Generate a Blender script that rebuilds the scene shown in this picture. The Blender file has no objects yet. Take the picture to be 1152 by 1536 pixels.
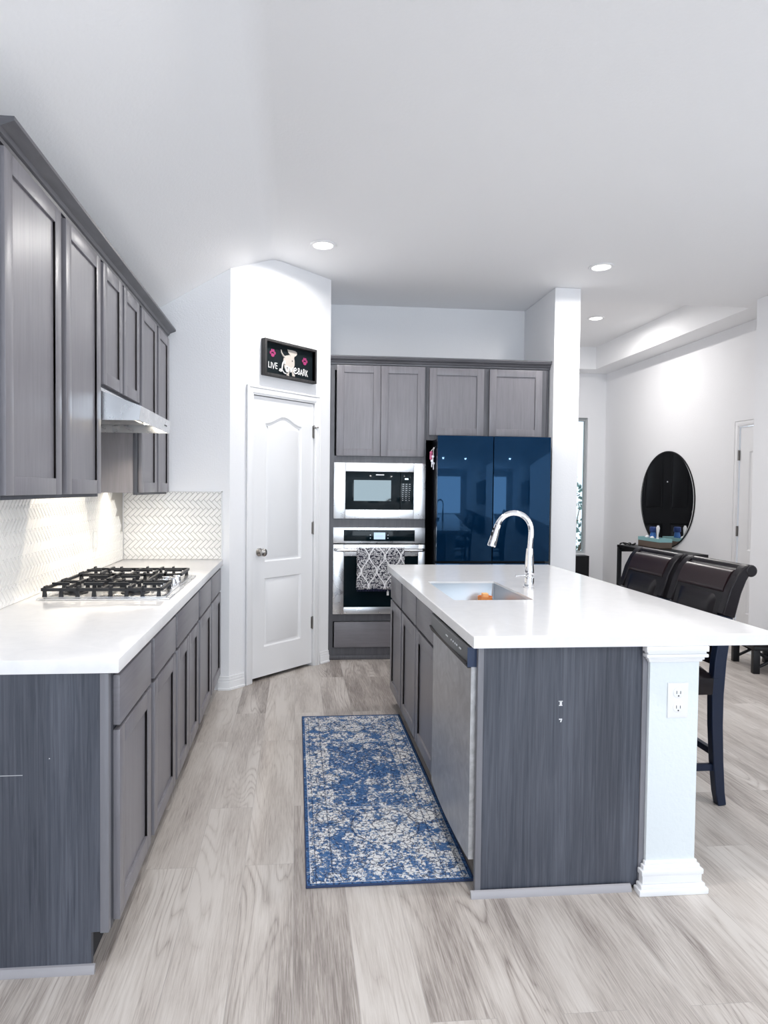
import bpy, bmesh, math, random
from mathutils import Matrix, Vector
random.seed(7)
S = bpy.context.scene
COL = S.collection

# ------------------------------------------------------------------ camera
F, CX, CY = 994.934, 535.913, 764.266
YAW, PITCH, ROLL, CAMH = .09186, .0302, .0101, 1.395
cam = bpy.data.cameras.new('camera')
cam.sensor_fit = 'AUTO'; cam.sensor_width = 36.0
cam.lens = F * 36.0 / 1536.0
cam.shift_x = (576 - CX) / 1536.0
cam.shift_y = -(768 - CY) / 1536.0
cam.clip_start = .05
camo = bpy.data.objects.new('camera', cam); COL.objects.link(camo)
r0 = Vector((math.cos(YAW), -math.sin(YAW), 0)); f0 = Vector((math.sin(YAW), math.cos(YAW), 0)); z0 = Vector((0, 0, 1))
fw = f0 * math.cos(PITCH) - z0 * math.sin(PITCH); up = z0 * math.cos(PITCH) + f0 * math.sin(PITCH)
R = r0 * math.cos(ROLL) + up * math.sin(ROLL); U = up * math.cos(ROLL) - r0 * math.sin(ROLL)
m = Matrix.Identity(4)
for i in range(3):
    m[i][0] = R[i]; m[i][1] = U[i]; m[i][2] = -fw[i]
m[2][3] = CAMH
camo.matrix_world = m
S.camera = camo

# ------------------------------------------------------------------ view, world, large lights
S.view_settings.view_transform = 'Standard'; S.view_settings.look = 'None'
S.view_settings.gamma = 1.0; S.view_settings.use_curve_mapping = False
S.view_settings.exposure = 0.08
S.cycles.use_denoising = True
S.cycles.diffuse_bounces = 6; S.cycles.max_bounces = 12
w = bpy.data.worlds.new('daylight'); S.world = w; w.use_nodes = True
wb = w.node_tree.nodes['Background']; wb.inputs[0].default_value = (.80, .90, 1.0, 1); wb.inputs[1].default_value = 1.3

def area(name, loc, target, sx, sy, power, color, shape='RECTANGLE', spread=math.pi):
    l = bpy.data.lights.new(name, 'AREA'); l.shape = shape; l.size = sx; l.size_y = sy
    l.energy = power; l.color = color; l.spread = spread
    o = bpy.data.objects.new(name, l); COL.objects.link(o); o.location = loc
    o.rotation_euler = (Vector(target) - Vector(loc)).to_track_quat('-Z', 'Y').to_euler()
    return o
# daylight through the big rear window opening; the right-hand light is added, no opening
area('window_daylight', (1.3, -4.46, 1.45), (1.3, 5, 1.45), 3.9, 2.3, 122, (.78, .89, 1.0))
area('added_daylight_dining', (3.90, 1.9, 1.55), (0, 1.9, 1.55), 2.6, 1.8, 16, (.80, .90, 1.0))

# ------------------------------------------------------------------ materials
MATS = {}
def mat(name, color=(.8, .8, .8), rough=.5, metal=0., spec=.5, coat=0., emit=None, estr=0.):
    if name in MATS: return MATS[name]
    M = bpy.data.materials.new(name); M.use_nodes = True
    b = M.node_tree.nodes['Principled BSDF']
    b.inputs['Base Color'].default_value = (*color, 1); b.inputs['Roughness'].default_value = rough
    b.inputs['Metallic'].default_value = metal; b.inputs['Specular IOR Level'].default_value = spec
    b.inputs['Coat Weight'].default_value = coat; b.inputs['Coat Roughness'].default_value = .04
    if emit: b.inputs['Emission Color'].default_value = (*emit, 1); b.inputs['Emission Strength'].default_value = estr
    MATS[name] = M; return M
class NT:
    def __init__(s, M): s.t = M.node_tree; s.b = s.t.nodes['Principled BSDF']
    def n(s, k, **kw):
        nd = s.t.nodes.new(k)
        for a, v in kw.items(): setattr(nd, a, v)
        return nd
    def l(s, a, b): s.t.links.new(a, b)
    def pos(s, scale=(1, 1, 1), rot=(0, 0, 0)):
        g = s.n('ShaderNodeNewGeometry'); mp = s.n('ShaderNodeMapping')
        mp.inputs['Scale'].default_value = scale; mp.inputs['Rotation'].default_value = rot
        s.l(g.outputs['Position'], mp.inputs['Vector']); return mp.outputs[0]
    def noise(s, vec, scale=5, detail=4, rough=.55, dist=0):
        x = s.n('ShaderNodeTexNoise'); x.inputs['Scale'].default_value = scale; x.inputs['Detail'].default_value = detail
        x.inputs['Roughness'].default_value = rough; x.inputs['Distortion'].default_value = dist
        s.l(vec, x.inputs['Vector']); return x.outputs[0]
    def ramp(s, fac, stops):
        r = s.n('ShaderNodeValToRGB'); e = r.color_ramp.elements
        while len(e) < len(stops): e.new(.5)
        for k, (p, c) in enumerate(stops):
            e[k].position = p; e[k].color = (*c, 1) if len(c) == 3 else c
        s.l(fac, r.inputs[0]); return r.outputs[0]
    def math(s, op, a, b=None, c=None, clamp=False):
        x = s.n('ShaderNodeMath', operation=op); x.use_clamp = clamp
        for k, v in enumerate((a, b, c)):
            if v is None: continue
            if isinstance(v, (int, float)): x.inputs[k].default_value = v
            else: s.l(v, x.inputs[k])
        return x.outputs[0]
    def mix(s, fac, a, b, mode='MIX'):
        x = s.n('ShaderNodeMix', data_type='RGBA', blend_type=mode)
        for k, v in ((0, fac), (6, a), (7, b)):
            if isinstance(v, (int, float)): x.inputs[k].default_value = v
            elif isinstance(v, tuple): x.inputs[k].default_value = (*v, 1)
            else: s.l(v, x.inputs[k])
        return x.outputs[2]
    def bump(s, h, strength=.2, dist=.002):
        x = s.n('ShaderNodeBump'); x.inputs['Strength'].default_value = strength; x.inputs['Distance'].default_value = dist
        s.l(h, x.inputs['Height']); s.l(x.outputs[0], s.b.inputs['Normal'])

def wall_mat(name, color, sc=90, st=.25):
    M = mat(name, color, .75, spec=.25); t = NT(M)
    t.bump(t.noise(t.pos(), sc, 3, .6), st, .004); return M
wallM = wall_mat('white_wall_paint', (.86, .865, .885))
ceilM = wall_mat('white_ceiling_paint', (.90, .905, .92), 70, .3)
trimM = mat('white_trim_paint', (.86, .865, .88), .35)
colM = wall_mat('white_column_paint', (.76, .81, .835), 60, .35)

def wood(name, dark, light, rough=.42, scale=(38, 38, 2.2), mix2=None):
    M = mat(name, light, rough, spec=.5); t = NT(M)
    a = t.noise(t.pos(scale), 1.6, 6, .65, .6)
    b = t.noise(t.pos((3, 3, .6)), 1.5, 2, .5)
    f = t.math('ADD', t.math('MULTIPLY', a, .65), t.math('MULTIPLY', b, .35))
    c = t.ramp(f, [(.34, dark), (.64, light)])
    t.l(c, t.b.inputs['Base Color'])
    t.bump(a, .06, .002); return M
cabM = wood('grey_stained_wood', (.168, .162, .180), (.222, .214, .234), .33)
cabHM = wood('grey_stained_wood_horizontal', (.168, .162, .180), (.222, .214, .234), .33, (2.2, 2.2, 38))
panelM = wood('dark_grey_veneer', (.030, .036, .052), (.096, .104, .130), .5, (75, 75, 2.0))  # darker veneer; the window light's blue cast is put into its colour
frameM = wood('grey_face_frame_wood', (.17, .17, .19), (.21, .21, .235), .45)
crownM = wood('dark_grey_crown_wood', (.075, .075, .085), (.12, .12, .135), .4)
crownHM = wood('dark_grey_crown_wood_horizontal', (.075, .075, .085), (.12, .12, .135), .4, (2.2, 2.2, 38))
baseFrameM = wood('gap_shade_frame_wood', (.040, .043, .055), (.068, .072, .09), .45)  # frame colour darkened to paint in the shade between doors and drawers
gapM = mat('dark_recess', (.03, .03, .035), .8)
quartzM = mat('white_quartz', (.86, .855, .86), .12, spec=.5)
_t = NT(quartzM); _t.l(_t.ramp(_t.noise(_t.pos(), 9, 5, .7, 1.5), [(.35, (.84, .838, .845)), (.6, (.88, .876, .88))]), _t.b.inputs['Base Color'])
_t = NT(panelM)
_sx = _t.n('ShaderNodeSeparateXYZ'); _g = _t.n('ShaderNodeNewGeometry'); _t.l(_g.outputs['Position'], _sx.inputs[0])
_wn = _t.n('ShaderNodeTexWhiteNoise', noise_dimensions='1D'); _t.l(_t.math('FLOOR', _t.math('DIVIDE', _sx.outputs[0], .0875)), _wn.inputs['W'])
_old = _t.b.inputs['Base Color'].links[0].from_socket
_t.l(_t.mix(1.0, _old, _t.ramp(_wn.outputs['Value'], [(0, (.80, .80, .82)), (1, (1.15, 1.15, 1.15))]), 'MULTIPLY'), _t.b.inputs['Base Color'])
tileM = mat('white_glazed_tile', (.86, .85, .83), .18)
groutM = mat('pale_grout', (.42, .41, .39), .9)
steelM = mat('brushed_steel', (.78, .785, .80), .28, 1.0)
_t = NT(steelM); _t.l(_t.ramp(_t.noise(_t.pos((4, 4, 4)), 2, 3, .5, 1), [(.3, (.24,) * 3), (.7, (.34,) * 3)]), _t.b.inputs['Roughness'])
dwM = mat('smudged_steel', (.52, .52, .53), .36, .6)
_t = NT(dwM)
_v = _t.noise(_t.pos((6, 5, 5)), 1.6, 5, .62, 2.6)
_t.l(_t.ramp(_v, [(.32, (.36, .36, .37)), (.68, (.56, .56, .57))]), _t.b.inputs['Base Color'])
_t.l(_t.ramp(_v, [(.3, (.28,) * 3), (.7, (.44,) * 3)]), _t.b.inputs['Roughness'])
sinkM = mat('sink_steel', (.60, .64, .68), .33, 1.0)
chromeM = mat('chrome', (.85, .85, .87), .06, 1.0)
nickelM = mat('satin_nickel', (.55, .53, .50), .25, 1.0)
hingeM = mat('dark_nickel', (.30, .29, .28), .35, 1.0)
blackGlassM = mat('black_glass', (.003, .009, .013), .05, spec=.2)
microGlassM = mat('mirror_tinted_glass', (.085, .098, .10), .04, .9)
blackM = mat('black_plastic', (.006, .006, .008), .4, spec=.3)
castM = mat('cast_iron', (.012, .013, .017), .45)
fridgeM = mat('navy_glass', (.0014, .0135, .040), .035, spec=.55)
NT(fridgeM).b.inputs['Specular Tint'].default_value = (.25, .55, 1, 1)
fridgeSideM = mat('fridge_dark_side', (.003, .0035, .006), .35, spec=.2)
ctrlM = mat('dark_grey_control_panel', (.10, .105, .11), .35)
navyPlM = mat('blue_black_plastic', (.012, .03, .08), .35)
leatherM = mat('espresso_leather', (.008, .006, .008), .27, spec=.35)
_t = NT(leatherM); _t.bump(_t.noise(_t.pos(), 160, 3), .12, .002)
bandM = mat('dark_brown_leather', (.020, .010, .012), .28, spec=.45)
legWoodM = mat('espresso_wood_blue_reflection', (.007, .014, .036), .36, spec=.4)  # dark wood with its blue reflection painted into the base colour
espM = mat('black_brown_wood', (.006, .006, .008), .4, spec=.3)
whitePlM = mat('white_plastic', (.88, .88, .89), .3)
mirrorM = mat('mirror_silver', (.9, .9, .9), .01, 1.0)
lightM = mat('lamp_lens', (1, 1, 1), .5, emit=(1, .97, .93), estr=6)
hoodLampM = mat('hood_lamp_lens', (1, 1, 1), .5, emit=(1, .9, .72), estr=9)
glassM = mat('window_glass', (.95, 1, 1), .0); NT(glassM).b.inputs['Transmission Weight'].default_value = 1.0

# plank floor
floorM = mat('grey_oak_planks', (.4, .38, .36), .42, spec=.4)
t = NT(floorM)
vec = t.pos((1, 1, 1), (0, 0, math.pi / 2))
br = t.n('ShaderNodeTexBrick'); br.offset = .37; br.offset_frequency = 2
for k, v in (('Scale', 1), ('Mortar Size', .0006), ('Mortar Smooth', .1), ('Bias', 0), ('Brick Width', 1.22), ('Row Height', .18)):
    br.inputs[k].default_value = v
br.inputs['Color1'].default_value = (0, 0, 0, 1); br.inputs['Color2'].default_value = (1, 1, 1, 1); br.inputs['Mortar'].default_value = (.5, .5, .5, 1)
t.l(vec, br.inputs['Vector'])
sep = t.n('ShaderNodeSeparateColor'); t.l(br.outputs['Color'], sep.inputs[0])
rnd = sep.outputs[0]
g = t.n('ShaderNodeNewGeometry'); sx = t.n('ShaderNodeSeparateXYZ'); t.l(g.outputs['Position'], sx.inputs[0])
cmb = t.n('ShaderNodeCombineXYZ')
t.l(t.math('MULTIPLY_ADD', rnd, 37.0, sx.outputs[0]), cmb.inputs[0])
t.l(t.math('MULTIPLY_ADD', rnd, 11.0, sx.outputs[1]), cmb.inputs[1]); t.l(rnd, cmb.inputs[2])
def mp(scale):
    q = t.n('ShaderNodeMapping'); q.inputs['Scale'].default_value = scale; t.l(cmb.outputs[0], q.inputs[0]); return q.outputs[0]
fine = t.noise(mp((170, 5.5, 1)), 1.3, 4, .7, .5)
wv = t.noise(mp((4.2, .42, 1)), 1.5, 2, .45, .6)
rg = t.math('POWER', t.math('ABSOLUTE', t.math('SINE', t.math('MULTIPLY', wv, 62.0))), .6)
blot = t.noise(mp((7, 1.1, 1)), 1.5, 3, .55)
mask = t.noise(mp((3, .5, 1)), 2.1, 2, .5)
rg = t.math('MULTIPLY', rg, t.math('MULTIPLY', t.math('SUBTRACT', mask, .40, None, True), 1.0))
hair = t.noise(mp((420, 9, 1)), 1.3, 2, .6)
ff = t.math('ADD', t.math('MULTIPLY', fine, .55), t.math('ADD', t.math('MULTIPLY', blot, .38), t.math('MULTIPLY', hair, .24)))
ff = t.math('SUBTRACT', ff, .085)
ff = t.math('ADD', ff, t.math('SUBTRACT', rg, .05))
ff = t.math('ADD', ff, t.math('MULTIPLY', t.math('SUBTRACT', rnd, .5), .17))
colr = t.ramp(ff, [(.30, (.22, .19, .175)), (.42, (.375, .335, .308)), (.53, (.495, .452, .418)), (.70, (.60, .56, .525))])
colr = t.mix(br.outputs['Fac'], colr, (.36, .335, .32))
t.l(colr, t.b.inputs['Base Color']); t.bump(fine, .08, .002)

# ------------------------------------------------------------------ mesh builder
def wloc(o):
    v = Vector((0, 0, 0))
    while o is not None: v += o.location; o = o.parent
    return v
class MB:
    def __init__(s, M=None): s.bm = bmesh.new(); s.M = M or Matrix.Identity(4)
    def _add(s, verts): 
        for v in verts: v.co = s.M @ v.co
    def box(s, x0, x1, y0, y1, z0, z1, bev=0, seg=2, mi=0):
        if x1 < x0: x0, x1 = x1, x0
        if y1 < y0: y0, y1 = y1, y0
        if z1 < z0: z0, z1 = z1, z0
        g = bmesh.ops.create_cube(s.bm, size=1)['verts']
        for v in g: v.co = Vector(((x0 + x1) / 2 + v.co.x * (x1 - x0), (y0 + y1) / 2 + v.co.y * (y1 - y0), (z0 + z1) / 2 + v.co.z * (z1 - z0)))
        fs = set(f for v in g for f in v.link_faces)
        if bev:
            bev = min(bev, .45 * min(x1 - x0, y1 - y0, z1 - z0))
            r = bmesh.ops.bevel(s.bm, geom=list(set(e for v in g for e in v.link_edges)), offset=bev, segments=seg, profile=.6, affect='EDGES', clamp_overlap=True)
            g = list(set(v for f in r['faces'] for v in f.verts) | set(v for v in g if v.is_valid))
            fs = set(f for v in g for f in v.link_faces)
        for f in fs: f.material_index = mi
        s._add(g); return s
    def prism(s, poly, axis, a0, a1, mi=0):
        idx = {'x': (1, 2, 0), 'y': (0, 2, 1), 'z': (0, 1, 2)}[axis]
        def mk(p, a):
            c = [0, 0, 0]; c[idx[0]] = p[0]; c[idx[1]] = p[1]; c[idx[2]] = a; return s.bm.verts.new(c)
        A = [mk(p, a0) for p in poly]; B = [mk(p, a1) for p in poly]; n = len(poly)
        fs = [s.bm.faces.new(A), s.bm.faces.new(B)]
        for i in range(n): fs.append(s.bm.faces.new((A[i], A[(i + 1) % n], B[(i + 1) % n], B[i])))
        for f in fs: f.material_index = mi
        s._add(A + B); return s
    def tube(s, pts, rad, seg=12, mi=0, caps=True, flat=1.0):
        pts = [Vector(p) for p in pts]; n = len(pts)
        rads = rad if isinstance(rad, (list, tuple)) else [rad] * n
        rings = []; prev = None
        for i, p in enumerate(pts):
            d = (pts[min(i + 1, n - 1)] - pts[max(i - 1, 0)]).normalized()
            if prev is None:
                a = Vector((0, 0, 1)) if abs(d.z) < .9 else Vector((0, 1, 0))
                a = (a - d * a.dot(d)).normalized()
            else:
                a = (prev - d * prev.dot(d)).normalized()
            prev = a; b = d.cross(a)
            rings.append([s.bm.verts.new(p + (a * math.cos(2 * math.pi * k / seg) + b * math.sin(2 * math.pi * k / seg) * flat) * rads[i]) for k in range(seg)])
        fs = []
        for i in range(n - 1):
            for k in range(seg): fs.append(s.bm.faces.new((rings[i][k], rings[i][(k + 1) % seg], rings[i + 1][(k + 1) % seg], rings[i + 1][k])))
        if caps: fs += [s.bm.faces.new(rings[0][::-1]), s.bm.faces.new(rings[-1])]
        for f in fs: f.material_index = mi; f.smooth = True
        s._add([v for r in rings for v in r]); return s
    def lathe(s, prof, c=(0, 0, 0), axis='z', seg=32, mi=0):
        ax = {'z': (0, 1, 2), 'x': (1, 2, 0), 'y': (0, 2, 1)}[axis]
        rings = []
        for r, h in prof:
            ring = []
            for k in range(seg):
                p = [0, 0, 0]; a = 2 * math.pi * k / seg
                p[ax[0]] = c[ax[0]] + max(r, 1e-4) * math.cos(a); p[ax[1]] = c[ax[1]] + max(r, 1e-4) * math.sin(a); p[ax[2]] = c[ax[2]] + h
                ring.append(s.bm.verts.new(p))
            rings.append(ring)
        fs = []
        for i in range(len(rings) - 1):
            for k in range(seg): fs.append(s.bm.faces.new((rings[i][k], rings[i][(k + 1) % seg], rings[i + 1][(k + 1) % seg], rings[i + 1][k])))
        fs += [s.bm.faces.new(rings[0][::-1]), s.bm.faces.new(rings[-1])]
        for f in fs: f.material_index = mi; f.smooth = True
        s._add([v for r in rings for v in r]); return s
    def ball(s, c, r, sc=(1, 1, 1), seg=16, mi=0):
        g = bmesh.ops.create_uvsphere(s.bm, u_segments=seg, v_segments=seg // 2, radius=1)['verts']
        for v in g: v.co = Vector((c[0] + v.co.x * r * sc[0], c[1] + v.co.y * r * sc[1], c[2] + v.co.z * r * sc[2]))
        for f in set(f for v in g for f in v.link_faces): f.material_index = mi; f.smooth = True
        s._add(g); return s
    def strip(s, rows, mi=0, close=False):
        V = [[s.bm.verts.new(p) for p in r] for r in rows]
        for i in range(len(V) - 1):
            n = len(V[i])
            for k in range(n if close else n - 1):
                f = s.bm.faces.new((V[i][k], V[i][(k + 1) % n], V[i + 1][(k + 1) % n], V[i + 1][k])); f.material_index = mi; f.smooth = True
        s._add([v for r in V for v in r]); return V
    def plate(s, outer, holes, b, mi=0):
        """flat face in local (a, z) at depth b with holes; returns nothing"""
        es = []; vs = []
        for loop in [outer] + holes:
            L = [s.bm.verts.new((p[0], b, p[1])) for p in loop]; vs += L
            for i in range(len(L)): es.append(s.bm.edges.new((L[i], L[(i + 1) % len(L)])))
        r = bmesh.ops.triangle_fill(s.bm, use_beauty=True, use_dissolve=False, edges=es)
        for f in r['geom']:
            if isinstance(f, bmesh.types.BMFace): f.material_index = mi
        s._add(vs)
    def build(s, name, mats, parent=None, sharp=35, solid=True, bevel=0):
        bm = s.bm
        bmesh.ops.remove_doubles(bm, verts=bm.verts, dist=1e-5)
        if solid: bmesh.ops.recalc_face_normals(bm, faces=bm.faces)
        if parent is not None: off = wloc(parent)
        else:
            xs = [v.co for v in bm.verts]
            lo = [min(c[i] for c in xs) for i in range(3)]; hi = [max(c[i] for c in xs) for i in range(3)]
            off = Vector(((lo[0] + hi[0]) / 2, (lo[1] + hi[1]) / 2, lo[2]))
        for v in bm.verts: v.co -= off
        for f in bm.faces: f.smooth = True
        me = bpy.data.meshes.new(name); bm.to_mesh(me); bm.free()
        me.set_sharp_from_angle(angle=math.radians(sharp))
        for x in (mats if isinstance(mats, (list, tuple)) else [mats]): me.materials.append(x)
        o = bpy.data.objects.new(name, me); COL.objects.link(o)
        if parent is not None: o.parent = parent
        else: o.location = off
        if bevel:
            md = o.modifiers.new('edge', 'BEVEL'); md.width = bevel; md.segments = 2; md.limit_method = 'ANGLE'
        return o
def thing(name, label, cat, loc, group=None):
    o = bpy.data.objects.new(name, None); COL.objects.link(o); o.location = loc; o.empty_display_size = .1
    o['label'] = label; o['category'] = cat
    if group: o['group'] = group
    return o
def tag(o, label, cat, group=None):
    o['label'] = label; o['category'] = cat
    if group: o['group'] = group
    return o
def struct(o, label=None, cat=None):
    o['kind'] = 'structure'
    if label: o['label'] = label
    if cat: o['category'] = cat
    return o
def frame(o, u, n):
    u = Vector(u).normalized(); n = Vector(n).normalized()
    M = Matrix.Identity(4)
    for i in range(3): M[i][0] = u[i]; M[i][1] = n[i]; M[i][2] = (0, 0, 1)[i]; M[i][3] = o[i]
    return M
def shaker(mb, a0, a1, z0, z1, b0, t=.02, st=.058, rec=.009):
    """five-piece door: frame and recessed flat panel, faces +b"""
    b1 = b0 + t
    mb.box(a0, a0 + st, b0, b1, z0, z1, .002); mb.box(a1 - st, a1, b0, b1, z0, z1, .002)
    mb.box(a0 + st, a1 - st, b0, b1, z0, z0 + st, .002); mb.box(a0 + st, a1 - st, b0, b1, z1 - st, z1, .002)
    mb.box(a0 + st - .004, a1 - st + .004, b0 + .001, b1 - rec, z0 + st - .004, z1 - st + .004)
    return mb
def slabfront(mb, a0, a1, z0, z1, b0, t=.02):
    return mb.box(a0, a1, b0, b0 + t, z0, z1, .003)
def dup(o, parent=None):
    c = o.copy(); COL.objects.link(c)
    if parent is not None: c.parent = parent
    for ch in list(o.children): dup(ch, c)
    return c
def text_mesh(mb, body, size, place, depth=.002, mi=0):
    """letters from the built in font, added to mb; place maps (x, y, d) in text space to local"""
    cu = bpy.data.curves.new('letters', 'FONT'); cu.body = body; cu.size = size; cu.extrude = depth / 2; cu.resolution_u = 3
    ob = bpy.data.objects.new('letters', cu); COL.objects.link(ob)
    me = bpy.data.meshes.new_from_object(ob.evaluated_get(bpy.context.evaluated_depsgraph_get()))
    vs = [mb.bm.verts.new(mb.M @ Vector(place(v.co.x, v.co.y, v.co.z))) for v in me.vertices]
    for p in me.polygons:
        try: f = mb.bm.faces.new([vs[i] for i in p.vertices]); f.material_index = mi
        except ValueError: pass
    bpy.data.objects.remove(ob); bpy.data.curves.remove(cu); bpy.data.meshes.remove(me)

# ------------------------------------------------------------------ key dimensions (metres)
WL, YRET, YB, YCAB = -1.171, 4.613, 6.03, 5.387
ZC, CRX = 3.063, -.165
SL = .60
def zce(x): return ZC if x >= CRX else ZC - (CRX - x) * SL
CT, TB = .907, .867
PA, PB = Vector((-.455, YRET, 0)), Vector((.265, 5.333, 0))
XJ, YJ = 3.933, 5.416           # right wall and its jog
XR, YF = 4.36, 9.075            # entry side
YR = -4.5
DIAG = frame(PA, (1, 1, 0), (1, -1, 0)); DL = (PB - PA).length

# ------------------------------------------------------------------ setting
b = MB(); b.box(WL - .1, XR + .1, YR - .1, YF + .1, -.1, 0)
struct(b.build('floor', floorM), 'grey oak plank floor running away from the camera', 'floor')
b = MB()
th = .06
zl = zce(WL - .1)
cv = [(CRX - .05 + .005 * k, 0) for k in range(0, 21)]
cv = [(x, ZC - SL * (x - (CRX + .05)) ** 2 / .20) for x, _ in cv]
b.prism([(WL - .1, zl)] + cv + [(CRX + .05, ZC + th), (WL - .1, zl + th + .05)], 'y', YR - .1, YB + .1)
b.box(CRX + .05, XR + .1, YR - .1, 5.665, ZC, ZC + th)
b.box(CRX + .05, 2.42, 5.665, YF + .1, ZC, ZC + th)
b.box(4.05, XR + .1, 5.665, YF + .1, ZC, ZC + th)
b.box(2.42, 4.05, 8.75, YF + .1, ZC, ZC + th)
ZT = 3.36
b.box(2.36, 2.42, 5.6, 8.81, ZC + th, ZT); b.box(4.05, 4.11, 5.6, 8.81, ZC + th, ZT)
b.box(2.42, 4.05, 5.605, 5.665, ZC + th, ZT); b.box(2.42, 4.05, 8.75, 8.81, ZC + th, ZT)
b.box(2.36, 4.11, 5.6, 8.81, ZT, ZT + th)
struct(b.build('ceiling', ceilM), 'white ceiling, sloped at the left, with a tray recess over the entry', 'ceiling')
b = MB(); b.box(WL - .1, WL, YR, YB + .1, 0, zce(WL) - .001)
struct(b.build('wall_left', wallM))
b = MB(); b.prism([(WL, 0), (PA.x, 0), (PA.x, zce(PA.x) - .001), (WL, zce(WL) - .001)], 'y', YRET, YRET + .1)
struct(b.build('wall_return', wallM))
# diagonal pantry wall with its door opening
O0, O1, OZ = .19, .845, 2.068
b = MB(DIAG)
sk = (CRX - PA.x) * math.sqrt(2)
zA = zce(PA.x) - .001
b.prism([(0, 0), (O0, 0), (O0, OZ), (O1, OZ), (O1, 0), (DL, 0), (DL, ZC - .001), (sk + .07, ZC - .001), (sk, ZC - .0085), (sk - .07, ZC - .031), (0, zA)], 'y', -.1, 0)
struct(b.build('wall_pantry', wallM))
b = MB(); b.box(.165, .264, 5.34, YB, 0, ZC - .001); struct(b.build('wall_pantry_side', wallM))
b = MB(); b.box(WL, 2.096, YB, YB + .1, 0, ZC - .001); struct(b.build('wall_back', wallM))
b = MB(); b.box(2.096, 2.315, 5.304, YB + .1, 0, ZC - .001, .006)
struct(b.build('wall_divider', wallM), 'narrow white wall end standing beside the navy refrigerator', 'wall')
b = MB(); b.box(2.215, 2.315, YB + .1, YF, 0, ZC - .001); struct(b.build('wall_entry_left', wallM))
b = MB(); b.box(XJ, XJ + .1, YR, .9, 0, ZC - .001)
b.box(XJ, XJ + .1, .9, YJ, 0, ZC - .001); b.box(XJ + .1, XR, YJ - .1, YJ, 0, ZC - .001)
struct(b.build('wall_right', wallM))
DY0, DY1, DZ = 5.49, 6.20, 2.05      # side door on the entry's right wall
b = MB(); b.box(XR, XR + .1, YJ, DY0 - .02, 0, ZC - .001); b.box(XR, XR + .1, DY1 + .02, YF, 0, ZC - .001); b.box(XR, XR + .1, DY0 - .02, DY1 + .02, DZ + .015, ZC - .001)
struct(b.build('wall_entry_right', wallM))
FX0, FX1, FZ = 2.93, 3.86, 2.42      # black front door
WX0, WX1, WZ0, WZ1 = 3.955, 4.10, .52, 2.44
b = MB()
b.box(2.315, FX0 - .02, YF, YF + .14, 0, ZC - .001); b.box(FX0 - .02, FX1 + .02, YF, YF + .14, FZ + .02, ZC - .001)
b.box(FX1 + .02, WX0, YF, YF + .14, 0, ZC - .001); b.box(WX0, WX1, YF, YF + .14, WZ1, ZC - .001); b.box(WX0, WX1, YF, YF + .14, 0, WZ0)
b.box(WX1, XR, YF, YF + .14, 0, ZC - .001)
struct(b.build('wall_far', wallM))
b = MB(); b.box(WL, -.75, YR - .1, YR, 0, ZC); b.box(3.35, XJ, YR - .1, YR, 0, ZC); b.box(-.75, 3.35, YR - .1, YR, 2.65, ZC); b.box(-.75, 3.35, YR - .1, YR, 0, .25)
struct(b.build('wall_rear', wallM))
# sidelight window
b = MB()
fx = .022
b.box(WX0, WX0 + fx, YF + .05, YF + .10, WZ0, WZ1); b.box(WX1 - fx, WX1, YF + .05, YF + .10, WZ0, WZ1)
b.box(WX0 + fx, WX1 - fx, YF + .05, YF + .10, WZ1 - .045, WZ1); b.box(WX0 + fx, WX1 - fx, YF + .05, YF + .10, WZ0, WZ0 + .03)
wn = struct(b.build('window_1', mat('grey_window_frame', (.42, .45, .46), .5)), 'narrow tall window beside the white divider wall', 'window')
b = MB(); b.box(WX0 + fx, WX1 - fx, YF + .07, YF + .076, WZ0 + .03, WZ1 - .045); b.build('pane', glassM, wn)

def base_profile(mb, a0, a1, h=.095, t=.014, b0=0.):
    mb.box(a0, a1, b0, b0 + t, 0, h * .62, .001); mb.box(a0, a1, b0, b0 + t * .72, h * .62, h * .82, .002); mb.box(a0, a1, b0, b0 + t * .5, h * .82, h, .002)
    mb.box(a0, a1, b0, b0 + t + .008, 0, .016, .003)
b = MB(frame((0, YRET, 0), (1, 0, 0), (0, -1, 0))); base_profile(b, -.53, PA.x + .006)
struct(b.build('baseboard_return', trimM))
b = MB(DIAG); base_profile(b, -.006, .13); base_profile(b, .912, DL)
struct(b.build('baseboard_pantry', trimM))
b = MB(frame((2.096, 5.304, 0), (1, 0, 0), (0, -1, 0))); base_profile(b, 0, .219)
struct(b.build('baseboard_divider', trimM))
b = MB(frame((XJ, 0, 0), (0, 1, 0), (-1, 0, 0))); base_profile(b, .9, YJ)
struct(b.build('baseboard_right', trimM))
b = MB(frame((XR, 0, 0), (0, 1, 0), (-1, 0, 0))); base_profile(b, DY1 + .08, YF)
struct(b.build('baseboard_entry', trimM))
b = MB(frame((0, YF, 0), (1, 0, 0), (0, -1, 0))); base_profile(b, FX1 + .09, XR - .02)
struct(b.build('baseboard_far', trimM))

def casing(mb, a0, a1, z1, wd=.062, side=(True, True)):
    """three-step moulded door casing around opening a0..a1"""
    for k, (o, i, d) in enumerate(((0, wd, .010), (.012, wd - .016, .015), (wd - .014, wd, .019))):
        if side[0]: mb.box(a0 - i, a0 - o, 0, d, 0, z1 + i, .002)
        if side[1]: mb.box(a1 + o, a1 + i, 0, d, 0, z1 + i, .002)
        mb.box(a0 - i, a1 + i, 0, d - .0005, z1 + o, z1 + i, .002)
b = MB(DIAG); casing(b, .205, .835, 2.06)
b.box(.19, .205, -.1, .0, 0, 2.06); b.box(.835, .845, -.1, .0, 0, 2.06); b.box(.19, .845, -.1, 0, 2.06, 2.068)
struct(b.build('trim_1', trimM), 'white moulded casing around the pantry door', 'door trim')

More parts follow.
